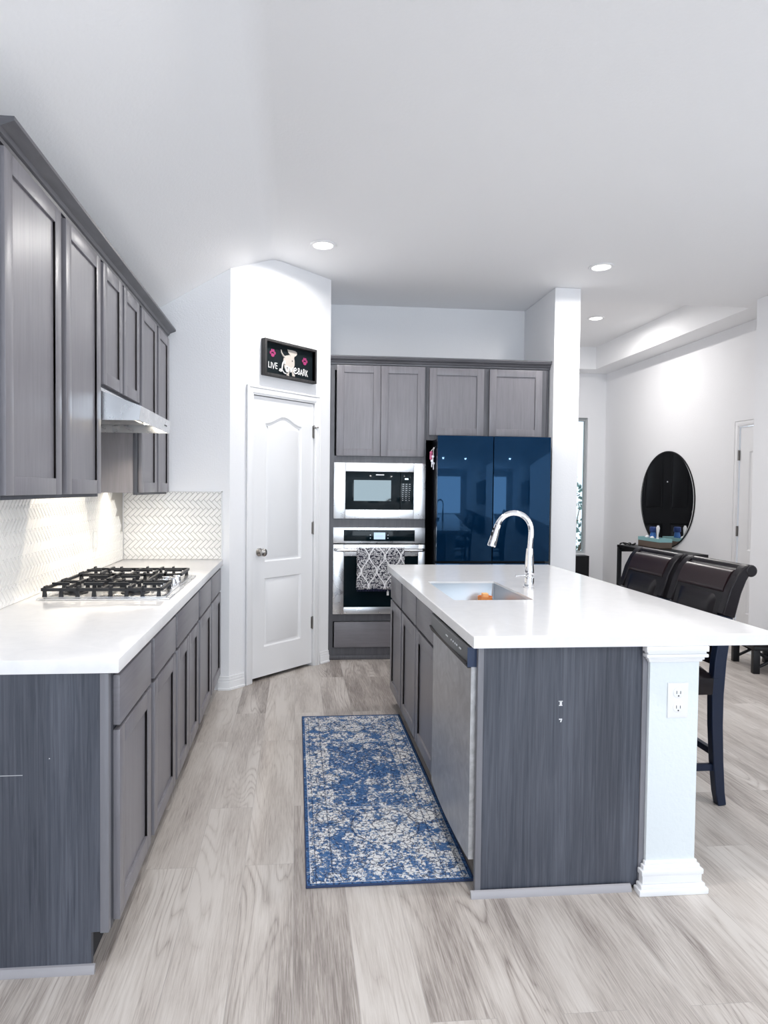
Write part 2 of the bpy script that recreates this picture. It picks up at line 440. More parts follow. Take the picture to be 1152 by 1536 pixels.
def arch(a0, a1, z0, z1, rise, n=14):
    """panel outline with an eyebrow top; counter-clockwise"""
    L = [(a0, z0), (a1, z0), (a1, z1)]
    for k in range(1, n):
        u = k / n; L.append((a1 + (a0 - a1) * u, z1 + rise * (.5 - .5 * math.cos(2 * math.pi * u)) ** 1.15))
    L.append((a0, z1)); return L
def inset(loop, d):
    n = len(loop); out = []
    for i in range(n):
        p, q, r = Vector(loop[i - 1]), Vector(loop[i]), Vector(loop[(i + 1) % n])
        e1 = (q - p).normalized(); e2 = (r - q).normalized()
        n1 = Vector((-e1.y, e1.x)); n2 = Vector((-e2.y, e2.x)); bi = (n1 + n2).normalized()
        s = d / max(.35, bi.dot(n1)); out.append((q.x + bi.x * s, q.y + bi.y * s))
    return out
def panel_door(mb, a0, a1, z0, z1, t, panels, prof=((0, 0), (.010, -.010), (.022, -.011), (.042, -.003))):
    """moulded door leaf; front at b=0, back at -t"""
    outer = [(a0, z0), (a1, z0), (a1, z1), (a0, z1)]
    mb.plate(outer, panels, 0)
    for P in panels:
        loops = [[(p[0], d, p[1]) for p in (inset(P, o) if o else P)] for o, d in prof]
        V = mb.strip(loops, close=True)
        f = mb.bm.faces.new(V[-1])
    mb.strip([[(p[0], 0, p[1]) for p in outer], [(p[0], -t, p[1]) for p in outer]], close=True)
    vs = [mb.bm.verts.new(mb.M @ Vector((p[0], -t, p[1]))) for p in outer]; mb.bm.faces.new(vs)
Md = DIAG @ Matrix.Translation((0, -.006, 0))
b = MB(Md)
panel_door(b, .209, .831, .026, 2.055, .034, [arch(.330, .706, .862, 1.868, .058), [(.328, .240), (.708, .240), (.708, .742), (.328, .742)]])
dr = struct(b.build('door_1', trimM, sharp=25), 'white two panel pantry door with arched upper panel', 'door')
b = MB(Md); b.lathe([(.030, 0), (.030, .006), (.012, .010), (.011, .030), (.022, .036), (.029, .048), (.027, .060), (.014, .067), (.001, .068)], (.274, 0, .937), 'y', 24)
b.build('knob', nickelM, dr)
for hz in (1.84, 1.09, .345):
    b = MB(Md); b.box(.820, .846, .0, .004, hz - .045, hz + .045); b.tube([(.832, .007, hz - .05), (.832, .007, hz + .05)], .006, 8); b.build('hinge', hingeM, dr)
b = MB(Md); b.tube([(.832, .008, 1.865), (.815, .03, 1.868), (.80, .05, 1.868)], .004, 8); b.ball((.80, .05, 1.868), .008); b.tube([(.832, .008, 1.87), (.852, .03, 1.875)], .004, 8); b.ball((.852, .03, 1.875), .007)
b.build('door_stop', hingeM, dr)

# right entry door and casing (faces -x)
RM = frame((XR, 0, 0), (0, 1, 0), (-1, 0, 0))
b = MB(RM); casing(b, DY0, DY1, DZ, .068); struct(b.build('trim_2', trimM), 'white casing around the side door right of the round mirror', 'door trim')
b = MB(RM @ Matrix.Translation((0, -.004, 0)))
panel_door(b, DY0 + .004, DY1 - .004, .02, DZ - .005, .034, [arch(DY0 + .14, DY1 - .14, .84, 1.80, .05), [(DY0 + .14, .22), (DY1 - .14, .22), (DY1 - .14, .70), (DY0 + .14, .70)]])
d2 = struct(b.build('door_2', trimM, sharp=25), 'white panelled side door right of the round mirror', 'door')
for hz in (1.77, 1.02, .3):
    b = MB(RM); b.box(DY1 - .012, DY1 + .018, .0, .004, hz - .05, hz + .05); b.tube([(DY1 + .002, .007, hz - .05), (DY1 + .002, .007, hz + .05)], .007, 8); b.build('hinge', hingeM, d2)
# black front door, mostly seen in the round mirror
FM = frame((0, YF, 0), (1, 0, 0), (0, -1, 0))
blackDoorM = mat('black_door_paint', (.003, .0035, .005), .35, spec=.15)
b = MB(FM @ Matrix.Translation((0, -.01, 0)))
mid = (FX0 + FX1) / 2
pz = lambda a0, a1, z0, z1: [(a0, z0), (a1, z0), (a1, z1), (a0, z1)]
panel_door(b, FX0, FX1, .01, FZ, .045, [pz(FX0 + .14, mid - .06, 1.16, FZ - .16), pz(mid + .06, FX1 - .14, 1.16, FZ - .16), pz(FX0 + .14, mid - .06, .25, .95), pz(mid + .06, FX1 - .14, .25, .95)])
d3 = struct(b.build('door_3', blackDoorM, sharp=25), 'black panelled front door seen in the round mirror', 'door')
b = MB(FM); b.lathe([(.03, 0), (.03, .006), (.012, .01), (.012, .03), (.028, .045), (.02, .06), (.001, .062)], (FX0 + .06, -.01, 1.12), 'y', 20); b.build('knob', nickelM, d3)
b = MB(FM); b.lathe([(.010, 0), (.010, .004), (.001, .005)], (mid, -.01, 1.55), 'y', 12); b.build('peephole', chromeM, d3)
b = MB(FM); casing(b, FX0 - .003, FX1 + .003, FZ + .005, .055); struct(b.build('trim_3', mat('black_trim_paint', (.02, .02, .022), .4)))
# garden bush outside the narrow window
leafM = mat('teal_green_leaf', (.05, .16, .14), .5)
_t = NT(leafM); _t.l(_t.ramp(_t.noise(_t.pos(), 9, 2), [(.35, (.03, .12, .13)), (.65, (.22, .38, .33))]), _t.b.inputs['Base Color'])
b = MB(); rr = random.Random(3)
for k in range(900):
    p = Vector((rr.uniform(3.6, 5.9), rr.uniform(10.5, 11.9), 0)); p.z = rr.uniform(.05, 1.65 - .6 * abs(p.x - 4.7) / 1.2 * rr.random())
    d = Vector((rr.uniform(-1, 1), rr.uniform(-1, 1), rr.uniform(-.3, 1))).normalized(); e = d.cross(Vector((rr.uniform(-1, 1), rr.uniform(-1, 1), .3))).normalized()
    L = rr.uniform(.07, .14); W = L * .3
    vs = [b.bm.verts.new(q) for q in (p, p + d * L * .5 + e * W, p + d * L, p + d * L * .5 - e * W)]; b.bm.faces.new(vs)
bush = thing('garden_bush', 'green bush outside the narrow entry window', 'bush', (4.7, 11.2, 0))
b.build('foliage', leafM, bush, solid=False)
b = MB()
for k in range(7):
    a = k * .9; b.tube([(4.7 + .05 * math.cos(a), 11.2 + .05 * math.sin(a), -.05), (4.7 + .6 * math.cos(a), 11.2 + .4 * math.sin(a), 1.1)], [.02, .006], 6)
b.build('stem', mat('bark', (.12, .08, .05), .9), bush)
b = MB(); b.box(1.5, 8, YF + .16, 14, -.12, -.04); g = b.build('garden_ground', mat('garden_soil', (.16, .20, .13), .95)); struct(g, 'garden ground outside the entry window', 'ground')

# ------------------------------------------------------------------ left base cabinets
XF = -.528                         # face frame front
LB0 = 1.93                         # near end panel
LBM = frame((XF, 0, 0), (0, 1, 0), (1, 0, 0))   # a = y, b = +x
def base_unit(y0, y1, label, drawers, doors, end=False):
    th_ = thing('base_cabinet', label, 'cabinet', ((WL + XF) / 2, (y0 + y1) / 2, 0), 'base cabinets along the left wall')
    b = MB(); b.box(WL + .003, XF - .02, y0 + .001, y1 - .001, .11, TB - .002); b.build('carcass', cabM, th_)
    b = MB(LBM)
    b.box(y0 + .001, y0 + .03, -.02, 0, .11, TB - .002, .001); b.box(y1 - .03, y1 - .001, -.02, 0, .11, TB - .002, .001)
    b.box(y0 + .03, y1 - .03, -.02, 0, .11, .145); b.box(y0 + .03, y1 - .03, -.02, 0, TB - .035, TB - .002); b.box(y0 + .03, y1 - .03, -.02, -.001, .67, .715)
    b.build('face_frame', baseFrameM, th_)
    b = MB(); b.box(-.60, -.59, y0 + .001, y1 - .001, .0, .11); b.build('toe_kick', gapM, th_)
    for a0, a1 in drawers:
        b = MB(LBM); slabfront(b, a0, a1, .700, .848, 0); b.build('drawer_front', cabHM, th_)
    for a0, a1 in doors:
        b = MB(LBM); shaker(b, a0, a1, .122, .686, 0); b.build('door', cabM, th_)
    return th_
c1 = base_unit(LB0 + .021, 2.42, 'grey base cabinet with one drawer over one door at the counter\'s near end', [(1.972, 2.392)], [(1.972, 2.392)])
b = MB()
b.box(WL + .003, XF - .024, LB0, LB0 + .02, .115, TB - .002); b.box(WL + .003, -.578, LB0, LB0 + .02, .012, .115)
ep = b.build('end_panel', panelM, c1); ep['label'] = 'blue cast dark grey veneer end panel'
for x_a, x_b, z_a, z_b in ((-.693, -.690, .622, .625), (-.835, -.765, .5765, .5783)):
    b = MB(); b.box(x_a, x_b, LB0 - .0008, LB0 + .001, z_a, z_b); b.build('scuff', mat('pale_scuff', (.5, .5, .52), .7), c1)
b = MB(); b.box(XF - .024, XF, LB0 - .003, LB0 + .02, .113, TB - .002, .001); b.build('stile', frameM, c1)
b = MB(); b.prism([(LB0, .0), (LB0, .024), (LB0 - .006, .022), (LB0 - .013, .012), (LB0 - .014, 0)], 'x', WL + .003, -.566); b.build('shoe_molding', mat('grey_shoe_molding', (.36, .35, .37), .5), c1)
base_unit(2.42, 2.896, 'grey base cabinet, second from the near end, left of the cooktop cabinet', [(2.447, 2.874)], [(2.447, 2.874)])
base_unit(2.896, 3.57, 'grey base cabinet with wide drawer front over paired doors, under the cooktop', [(2.917, 3.543)], [(2.917, 3.228), (3.233, 3.543)])
base_unit(3.57, 4.076, 'grey base cabinet directly beyond the cooktop cabinet', [(3.60, 4.053)], [(3.60, 4.053)])
base_unit(4.076, YRET - .003, 'grey base cabinet in the corner by the pantry wall', [(4.101, 4.575)], [(4.101, 4.575)])

b = MB(); b.box(WL + .002, -.498, 1.920, YRET - .002, TB, CT, .003)
tag(b.build('countertop', quartzM), 'long white quartz countertop along the left wall under the cooktop', 'countertop')

# ------------------------------------------------------------------ herringbone backsplashes
def herringbone(name, M, a0, a1, z0, z1, label):
    W, n = .0255, 3
    b = MB(); bm = b.bm
    g = .0012; c = math.cos(-math.pi / 4); s_ = math.sin(-math.pi / 4)
    span = (a1 - a0 + z1 - z0) / W
    def brick(x0, x1, y0, y1):
        P = []
        for x, y in ((x0, y0), (x1, y0), (x1, y1), (x0, y1)):
            P.append(((x * c - y * s_) * W, (x * s_ + y * c) * W))
        cxm = sum(p[0] for p in P) / 4; czm = sum(p[1] for p in P) / 4
        if cxm < a0 - .06 or cxm > a1 + .06 or czm < z0 - .06 or czm > z1 + .06: return
        lo = [Vector((p[0], 0.002, p[1])) for p in P]
        def shr(d, dep):
            r = []
            for p in P:
                v = Vector((p[0] - cxm, p[1] - czm)); 
                ex = Vector((c, s_)); ey = Vector((-s_, c)); u = v.dot(ex); w_ = v.dot(ey)
                u -= math.copysign(d, u); w_ -= math.copysign(d, w_)
                q = ex * u + ey * w_; r.append(bm.verts.new((cxm + q.x, dep, czm + q.y)))
            return r
        A = shr(g, .002); B = shr(g, .0065); C = shr(g + .0022, .0085)
        for X, Y in ((A, B), (B, C)):
            for i in range(4): bm.faces.new((X[i], X[(i + 1) % 4], Y[(i + 1) % 4], Y[i]))
        bm.faces.new(C)
    N = int(span) + 40
    for k in range(-N, N):
        for j in range(-N // n - 4, N // n + 4):
            xo = 2 * n * j
            brick(k + xo, k + n + xo, k, k + 1); brick(k + n + xo, k + n + 1 + xo, k + 1 - n, k + 1)
    for co, no in (((a0, 0, 0), (-1, 0, 0)), ((a1, 0, 0), (1, 0, 0)), ((0, 0, z0), (0, 0, -1)), ((0, 0, z1), (0, 0, 1))):
        bmesh.ops.bisect_plane(bm, geom=bm.verts[:] + bm.edges[:] + bm.faces[:], plane_co=co, plane_no=no, clear_outer=True)
    for v in bm.verts: v.co = M @ v.co
    t = thing(name, label, 'backsplash', M @ Vector(((a0 + a1) / 2, 0, z0)))
    b.build('tiles', tileM, t, sharp=20)
    b = MB(M); b.box(a0, a1, .0005, .004, z0, z1); b.build('grout', groutM, t)
    return t
herringbone('tile_backsplash', frame((WL, 0, 0), (0, 1, 0), (1, 0, 0)), 2.05, YRET - .012, CT + .001, 1.366, 'long white herringbone tile backsplash on the left wall')
rs = herringbone('tile_backsplash', frame((0, YRET, 0), (1, 0, 0), (0, -1, 0)), WL + .010, -.512, CT + .001, 1.366, 'small white herringbone tile backsplash on the end wall left of the pantry door')
b = MB(); b.box(-.512, -.503, YRET - .011, YRET - .0005, CT + .001, 1.372); b.box(WL + .01, -.503, YRET - .011, YRET - .0005, 1.366, 1.372); b.build('edge_trim', mat('pale_metal_edge', (.7, .7, .7), .4, .3), rs)
# outlet on the left backsplash
b = MB(frame((WL, 0, 0), (0, 1, 0), (1, 0, 0)))
b.box(3.93, 4.0, .0085, .0135, 1.02, 1.135, .002)
ol = thing('wall_outlet', 'white outlet on the left backsplash tiles behind the cooktop', 'outlet', (WL + .008, 3.965, 1.02)); b.build('cover_plate', tileM, ol)
b = MB(frame((WL, 0, 0), (0, 1, 0), (1, 0, 0)))
for z in (1.055, 1.10): b.box(3.952, 3.978, .0135, .015, z - .014, z + .014, .003)
b.build('receptacle', whitePlM, ol)

# ------------------------------------------------------------------ upper cabinets at left
XUF = -.880
UM = frame((XUF, 0, 0), (0, 1, 0), (1, 0, 0))
def upper_unit(y0, y1, z0, label, doors, zt=2.405, near=False):
    t = thing('wall_cabinet', label, 'cabinet', ((WL + XUF) / 2, (y0 + y1) / 2, z0), 'wall cabinets along the left wall')
    b = MB(); b.box(WL + .003, XUF - .02, y0 + .004, y1 - .001, z0 + .012, zt); b.build('carcass', cabM, t)
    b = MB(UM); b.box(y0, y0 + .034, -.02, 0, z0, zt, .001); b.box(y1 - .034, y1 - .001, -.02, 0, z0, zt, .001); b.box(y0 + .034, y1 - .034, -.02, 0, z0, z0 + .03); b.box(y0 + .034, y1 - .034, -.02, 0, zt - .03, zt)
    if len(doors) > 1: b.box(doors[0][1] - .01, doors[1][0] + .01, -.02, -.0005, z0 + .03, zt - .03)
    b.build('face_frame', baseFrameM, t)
    for a0, a1 in doors:
        b = MB(UM); shaker(b, a0, a1, z0 + .014, zt - .012, 0); b.build('door', cabM, t)
    return t
upper_unit(2.04, 3.047, 1.352, 'tall grey wall cabinet with two doors left of the range hood', [(2.062, 2.536), (2.588, 3.028)])
upper_unit(3.049, 3.768, 1.842, 'short grey wall cabinet with two doors above the range hood', [(3.070, 3.395), (3.430, 3.752)])
upper_unit(3.770, YRET - .003, 1.352, 'grey wall cabinet with two doors between range hood and end wall', [(3.806, 4.206), (4.252, 4.596)])
def crown(mb, a0, a1, z0, zt, out):
    """stepped cove crown in local frame: b outward"""
    P = [(0, z0), (.008, z0), (.010, z0 + .012), (.018, z0 + .016), (.024, z0 + .028), (out - .008, z0 + .040), (out - .004, zt - .014), (out, zt - .012), (out, zt), (0, zt)]
    V0 = [Vector((a0, p[0], p[1])) for p in P]; V1 = [Vector((a1, p[0], p[1])) for p in P]
    A = [mb.bm.verts.new(v) for v in V0]; B = [mb.bm.verts.new(v) for v in V1]; n = len(P)
    mb.bm.faces.new(A); mb.bm.faces.new(B)
    for i in range(n): mb.bm.faces.new((A[i], A[(i + 1) % n], B[(i + 1) % n], B[i]))
    mb._add(A + B)
b = MB(UM); crown(b, 2.03, YRET - .003, 2.406, 2.462, .062); b.box(2.03, YRET - .003, -.28, 0, 2.406, 2.42)
tag(b.build('crown_molding', crownHM, sharp=20), 'dark grey crown molding along the top of the left wall cabinets', 'molding')

# ------------------------------------------------------------------ range hood
HY0, HY1 = 3.052, 3.765
hd = thing('range_hood', 'stainless steel under cabinet range hood over the cooktop', 'range hood', (-.93, 3.41, 1.69))
b = MB()
top = [(WL + .003, 1.838), (-.868, 1.838), (-.866, 1.822), (-.692, 1.758), (-.703, 1.694)]
inn = [(-.706, 1.694), (-.698, 1.755), (-.868, 1.817), (WL + .006, 1.833)]
b.prism(top + inn, 'y', HY0, HY1)
side = [(WL + .003, 1.838), (-.868, 1.838), (-.866, 1.822), (-.692, 1.758), (-.703, 1.694), (WL + .003, 1.694)]
b.prism(side, 'y', HY0 - .001, HY0 + .003); b.prism(side, 'y', HY1 - .003, HY1 + .001)
b.box(WL + .003, WL + .006, HY0, HY1, 1.694, 1.838)
b.build('shell', steelM, hd, sharp=20)
b = MB(); b.box(WL + .02, -.74, HY0 + .02, HY1 - .02, 1.742, 1.748)
for k in range(2):
    b.box(WL + .06, -.82, HY0 + .05 + k * .34, HY0 + .32 + k * .34, 1.732, 1.742, .003)
b.build('grease_filter', mat('filter_mesh', (.35, .36, .38), .4, .9), hd)
for yy in (HY0 + .14, HY1 - .14):
    b = MB(); b.lathe([(.035, 0), (.035, .012), (.001, .013)], (-.775, yy, 1.729), 'z', 20); b.build('lamp_lens', hoodLampM, hd)
b = MB(); b.box(-.699, -.697, 3.60, 3.67, 1.722, 1.732)
b.build('switch_strip', blackM, hd)
for yy in (HY0 + .14, HY1 - .14):
    area('hood_lamp', (-.80, yy, 1.722), (-1.0, yy * .5 + 1.70, .9), .06, .06, 1.6, (1, .88, .70), 'DISK', 1.7)
# slim lights under the wall cabinets
for yy, sz, pw in ((2.55, .85, .7), (4.18, .65, 2.2)):
    area('under_cabinet_lamp', (-1.0, yy, 1.345), (-1.06, yy, .9), .05, sz, pw, (1, .90, .74))

# ------------------------------------------------------------------ cooktop
KX0, KX1, KY0, KY1 = -1.103, -.545, 2.93, 3.71
ck = thing('gas_cooktop', 'stainless steel gas cooktop with black grates set in the left countertop', 'cooktop', ((KX0 + KX1) / 2, (KY0 + KY1) / 2, CT))
b = MB(); b.box(KX0, KX1, KY0, KY1, CT + .0005, CT + .008, .004); b.box(KX0 + .02, KX1 - .02, KY0 + .02, KY1 - .02, CT + .008, CT + .012, .002); b.build('tray', steelM, ck)
GX0, GX1 = -1.085, -.675
for (bx, by, br_) in ((-.98, 3.06, .036), (-.72, 3.06, .045), (-.88, 3.32, .055), (-.98, 3.58, .045), (-.72, 3.58, .036)):
    b = MB(); b.lathe([(br_ + .018, 0), (br_ + .016, .006), (br_, .008), (br_, .018), (br_ - .004, .022), (.001, .023)], (bx, by, CT + .011), 'z', 28); b.build('burner', castM, ck)
gz = CT + .050
for k in range(3):
    y0 = KY0 + .022 + k * .248; y1 = y0 + .240; GX1 = -.70 if k == 1 else -.585
    b = MB(); hw = .006
    def bar(xa, ya, xb, yb, z=gz, r=hw):
        d = Vector((xb - xa, yb - ya, 0)); L = d.length; d /= L; n_ = Vector((-d.y, d.x, 0)) * r
        P = [Vector((xa, ya, 0)) + n_, Vector((xa, ya, 0)) - n_, Vector((xb, yb, 0)) - n_, Vector((xb, yb, 0)) + n_]
        b.prism([(p.x, p.y) for p in P], 'z', z - .013, z)
    bar(GX0, y0, GX1, y0); bar(GX0, y1, GX1, y1); bar(GX0, y0, GX0, y1); bar(GX1, y0, GX1, y1); bar((GX0 + GX1) / 2, y0, (GX0 + GX1) / 2, y1)
    ym = (y0 + y1) / 2
    for cx_ in ((-.98, -.72) if k != 1 else (-.88,)):
        for dx, dy in ((.07, .0), (-.07, 0), (0, .06), (0, -.06)):
            ex = max(GX0, min(GX1, cx_ + (dx and math.copysign(.12, dx)))); ey = y1 if dy > 0 else y0 if dy < 0 else ym
            bar(cx_ + dx * .45, ym + dy * .45, ex, ey, gz + .008)
    for kk in range(8):
        fx_ = GX0 + .01 + kk * (GX1 - GX0 - .02) / 7
        for yy in (y0, y1):
            b.prism([(fx_ - .009, CT + .012), (fx_ + .009, CT + .012), (fx_ + .005, gz), (fx_ - .005, gz)], 'y', yy - .006, yy + .006)
            if kk % 2 == 0: b.prism([(fx_ - .005, gz - .002), (fx_ + .005, gz - .002), (fx_ + .003, gz + .009), (fx_ - .003, gz + .009)], 'y', yy - .03 if yy == y1 else yy - .004, yy + .004 if yy == y1 else yy + .03)
    b.build('grate', castM, ck)
for k in range(5):
    yy = 3.215 + k * .050; xk = -.600 - .045 * (k % 2)
    b = MB(); b.lathe([(.021, 0), (.020, .004), (.017, .006), (.0155, .026), (.013, .029), (.001, .0295)], (xk, yy, CT + .012), 'z', 20); b.box(xk - .017, xk + .017, yy - .004, yy + .004, CT + .036, CT + .046, .002); b.build('knob', chromeM, ck)

# ------------------------------------------------------------------ oven tower, wall oven, microwave
BM_ = frame((0, YCAB, 0), (1, 0, 0), (0, -1, 0))
TX0, TX1 = .269, 1.056
tw = thing('oven_cabinet', 'tall grey cabinet holding the microwave and wall oven beside the pantry', 'cabinet', ((TX0 + TX1) / 2, 5.7, 0))
b = MB(); 
b.box(TX0, TX0 + .018, YCAB + .02, YB - .003, .0, 2.405); b.box(TX1 - .018, TX1, YCAB + .02, YB - .003, .0, 2.405); b.box(TX0 + .018, TX1 - .018, YB - .02, YB - .003, 0, 2.405)
for z in (.05, .335, 1.095, 1.63, 2.385): b.box(TX0 + .018, TX1 - .018, YCAB + .02, YB - .02, z, z + .018)
b.build('carcass', cabM, tw)
b = MB(BM_)
b.box(TX0, TX0 + .035, -.02, 0, 0, 2.405); b.box(TX1 - .018, TX1, -.02, 0, 0, 2.405)
for z_0, z_1 in ((0, .10), (.315, .378), (1.084, 1.158), (1.612, 1.668), (2.36, 2.405)): b.box(TX0 + .035, TX1 - .018, -.02, -.0005, z_0, z_1)
b.build('face_frame', crownM, tw)
for a0, a1 in ((.319, .676), (.6795, 1.038)):
    b = MB(BM_); shaker(b, a0, a1, 1.667, 2.398, 0); b.build('door', cabM, tw)
b = MB(BM_); slabfront(b, .314, 1.036, .105, .312, 0); b.build('drawer_front', cabHM, tw)
b = MB(BM_); b.box(TX0, TX1, 0, .012, 0, .035, .004); b.build('shoe_molding', crownM, tw)

mw = thing('microwave', 'built-in stainless microwave above the wall oven', 'microwave', (.677, YCAB - .01, 1.157))
b = MB(BM_)
MX0, MX1, MZ0, MZ1 = .301, 1.054, 1.157, 1.613
NX0, NX1, NZ0, NZ1 = .396, .957, 1.232, 1.541
b.box(MX0, NX0, 0, .022, MZ0, MZ1, .003); b.box(NX1, MX1, 0, .022, MZ0, MZ1, .003); b.box(NX0, NX1, 0, .022, MZ0, NZ0, .003); b.box(NX0, NX1, 0, .022, NZ1, MZ1, .003)
b.build('trim_frame', steelM, mw)
b = MB(BM_); b.box(NX0 + .004, NX1 - .004, -.40, -.051, NZ0 + .004, NZ1 - .004); b.build('body', blackM, mw)
b = MB(BM_); b.box(NX0 + .001, .845, -.05, .016, NZ0 + .001, NZ1 - .001, .003); md = b.build('door', blackGlassM, mw)
b = MB(BM_); b.box(.465, .770, .016, .0168, 1.303, 1.472); b.build('window', microGlassM, md)
b = MB(BM_); b.box(.645, .712, .0162, .0172, 1.512, 1.520); b.build('logo', whitePlM, md)
b = MB(BM_); b.box(.847, NX1 - .001, -.05, .015, NZ0 + .001, NZ1 - .001, .003); cp = b.build('control_panel', blackGlassM, mw)
b = MB(BM_); b.box(.884, .912, .015, .0158, 1.478, 1.490); b.build('display', mat('lit_display', (.5, .7, .9), .4, emit=(.75, .9, 1), estr=1.6), cp)
b = MB(BM_)
for r_ in range(9):
    for c_ in range(3):
        b.box(.864 + c_ * .027, .864 + c_ * .027 + (.013 if r_ < 4 else .006), .015, .0156, 1.440 - r_ * .0165, 1.4435 - r_ * .0165)
b.build('keypad', mat('grey_print', (.8, .85, .9), .5), cp)

ov = thing('wall_oven', 'stainless wall oven with a long handle below the microwave', 'oven', (.677, YCAB - .01, .375))
OX0, OX1 = .300, 1.056
b = MB(BM_); b.box(OX0, OX1, -.3, .02, .956, 1.086, .003); pn = b.build('control_panel', steelM, ov)
b = MB(BM_); b.box(.386, .970, .02, .0225, .975, 1.066, .001); b.build('glass_strip', blackGlassM, pn)
b = MB(BM_); b.box(.632, .726, .0225, .0232, .990, 1.046); b.build('display', mat('oven_display', (.3, .4, .5), .4, emit=(.55, .72, .9), estr=.7), pn)
b = MB(BM_)
for k in range(4): b.box(.655 + k * .013, .662 + k * .013, .0232, .0236, 1.008, 1.024)
b.build('clock_digits', mat('pale_print', (.75, .85, .95), .5), pn)
for x_ in (.604, .748):
    for z_ in (1.0, 1.025):
        b = MB(BM_); b.box(x_ - .004, x_ + .004, .0225, .0229, z_ - .003, z_ + .003); b.build('button', MATS['pale_print'], pn)
b = MB(BM_)
WXa, WXb, WZa, WZb = .388, 1.000, .436, .853
b.box(OX0, WXa, -.02, .026, .378, .948, .004); b.box(WXb, OX1, -.02, .026, .378, .948, .004); b.box(WXa, WXb, -.02, .026, .378, WZa, .004); b.box(WXa, WXb, -.02, .026, WZb, .948, .004)
od = b.build('door', steelM, ov)
b = MB(BM_); b.box(WXa, WXb, -.02, .022, WZa, WZb); b.build('window', blackGlassM, od)
b = MB(BM_); hz = .906; hb = .075
b.tube([(.318, .026, hz), (.320, .055, hz), (.335, hb, hz), (.40, hb + .004, hz), (.68, hb + .006, hz), (.96, hb + .004, hz), (1.022, hb, hz), (1.036, .055, hz), (1.038, .026, hz)], .0135, 14)
b.build('handle', steelM, od)
b = MB(BM_); b.box(OX0 + .01, OX1 - .01, -.28, .0, .384, .946); b.build('cavity', blackM, ov)

# towel over the oven handle
tm = mat('black_white_damask', (.02, .02, .03), .9)
t = NT(tm)
tc = t.n('ShaderNodeTexCoord'); sp = t.n('ShaderNodeSeparateXYZ'); t.l(tc.outputs['UV'], sp.inputs[0])
u_, v_ = sp.outputs[0], sp.outputs[1]
PU = .1287
wob = t.math('MULTIPLY', t.math('SINE', t.math('MULTIPLY', v_, 2 * math.pi / .235)), PU * .236)
def lines(phase, sgn):
    q = t.math('ADD', t.math('MULTIPLY', wob, sgn), t.math('ADD', u_, phase))
    return t.math('ABSOLUTE', t.math('SUBTRACT', t.math('FRACT', t.math('DIVIDE', q, PU)), .5))
l1 = t.math('LESS_THAN', lines(0, 1), .036); l2 = t.math('LESS_THAN', lines(PU / 2, -1), .036)
ln = t.math('MAXIMUM', l1, l2)
vo = t.n('ShaderNodeTexVoronoi', feature='DISTANCE_TO_EDGE'); vo.inputs['Scale'].default_value = 110; t.l(tc.outputs['UV'], vo.inputs['Vector'])
nz = t.noise(tc.outputs['UV'], 60, 2)
spk = t.math('LESS_THAN', vo.outputs[0], .14); spk = t.math('MULTIPLY', spk, t.math('GREATER_THAN', nz, .46))
ptn = t.math('MAXIMUM', ln, t.math('MULTIPLY', spk, .75))
t.l(t.mix(ptn, (.012, .012, .03), (.80, .80, .82)), t.b.inputs['Base Color'])
tw_x0, tw_x1 = .490, .876
def cloth(rows_pts, x0, x1, nx, fold):
    b = MB(BM_); uvl = b.bm.loops.layers.uv.new('UVMap'); G = []
    s_ = 0; prev = None
    for (bb, z) in rows_pts:
        if prev: s_ += math.hypot(bb - prev[0], z - prev[1])
        prev = (bb, z); row = []
        for i in range(nx + 1):
            u = i / nx; dz = max(0, hz - z)
            off = fold * math.sin(u * 9.5 + 1) * min(1, dz * 5) 
            v = b.bm.verts.new((x0 + (x1 - x0) * u + .006 * math.sin(z * 14) * min(1, dz * 4) * (u - .5), bb + off, z)); row.append((v, (u * (x1 - x0), s_)))
        G.append(row)
    for i in range(len(G) - 1):
        for k in range(nx):
            q = (G[i][k], G[i][k + 1], G[i + 1][k + 1], G[i + 1][k]); f = b.bm.faces.new([x[0] for x in q])
            for lp, x in zip(f.loops, q): lp[uvl].uv = x[1]
    b._add([x[0] for r in G for x in r]); return b
hc = hb + .005
pts = [(hc - .020, .60 + .02 * k) for k in range(15)]
pts += [(hc - .0175 * math.cos(a), hz + .0175 * math.sin(a)) for a in [math.pi * k / 10 for k in range(0, 11)]]
pts += [(hc + .020, .885 - .0195 * k) for k in range(16)]
tw_ = thing('kitchen_towel', 'black and white damask towel hanging over the oven handle', 'towel', (.68, YCAB - hc - .02, .575))
b = cloth(pts, tw_x0, tw_x1, 26, .004); o = b.build('cloth', tm, tw_, solid=False, sharp=180)
sd = o.modifiers.new('thickness', 'SOLIDIFY'); sd.thickness = .0035
b = MB(BM_)
for k in range(40):
    xx = tw_x0 + .004 + k * (tw_x1 - tw_x0 - .008) / 39; b.tube([(xx, hc + .021, .596), (xx + random.uniform(-.004, .004), hc + .022, .576)], .0028, 5)
b.build('fringe', mat('dark_navy_thread', (.012, .014, .05), .9), tw_)
b = MB(BM_); b.box(.735, .752, hc + .0, hc + .003, .540, .586, .001); b.build('tag', whitePlM, tw_)

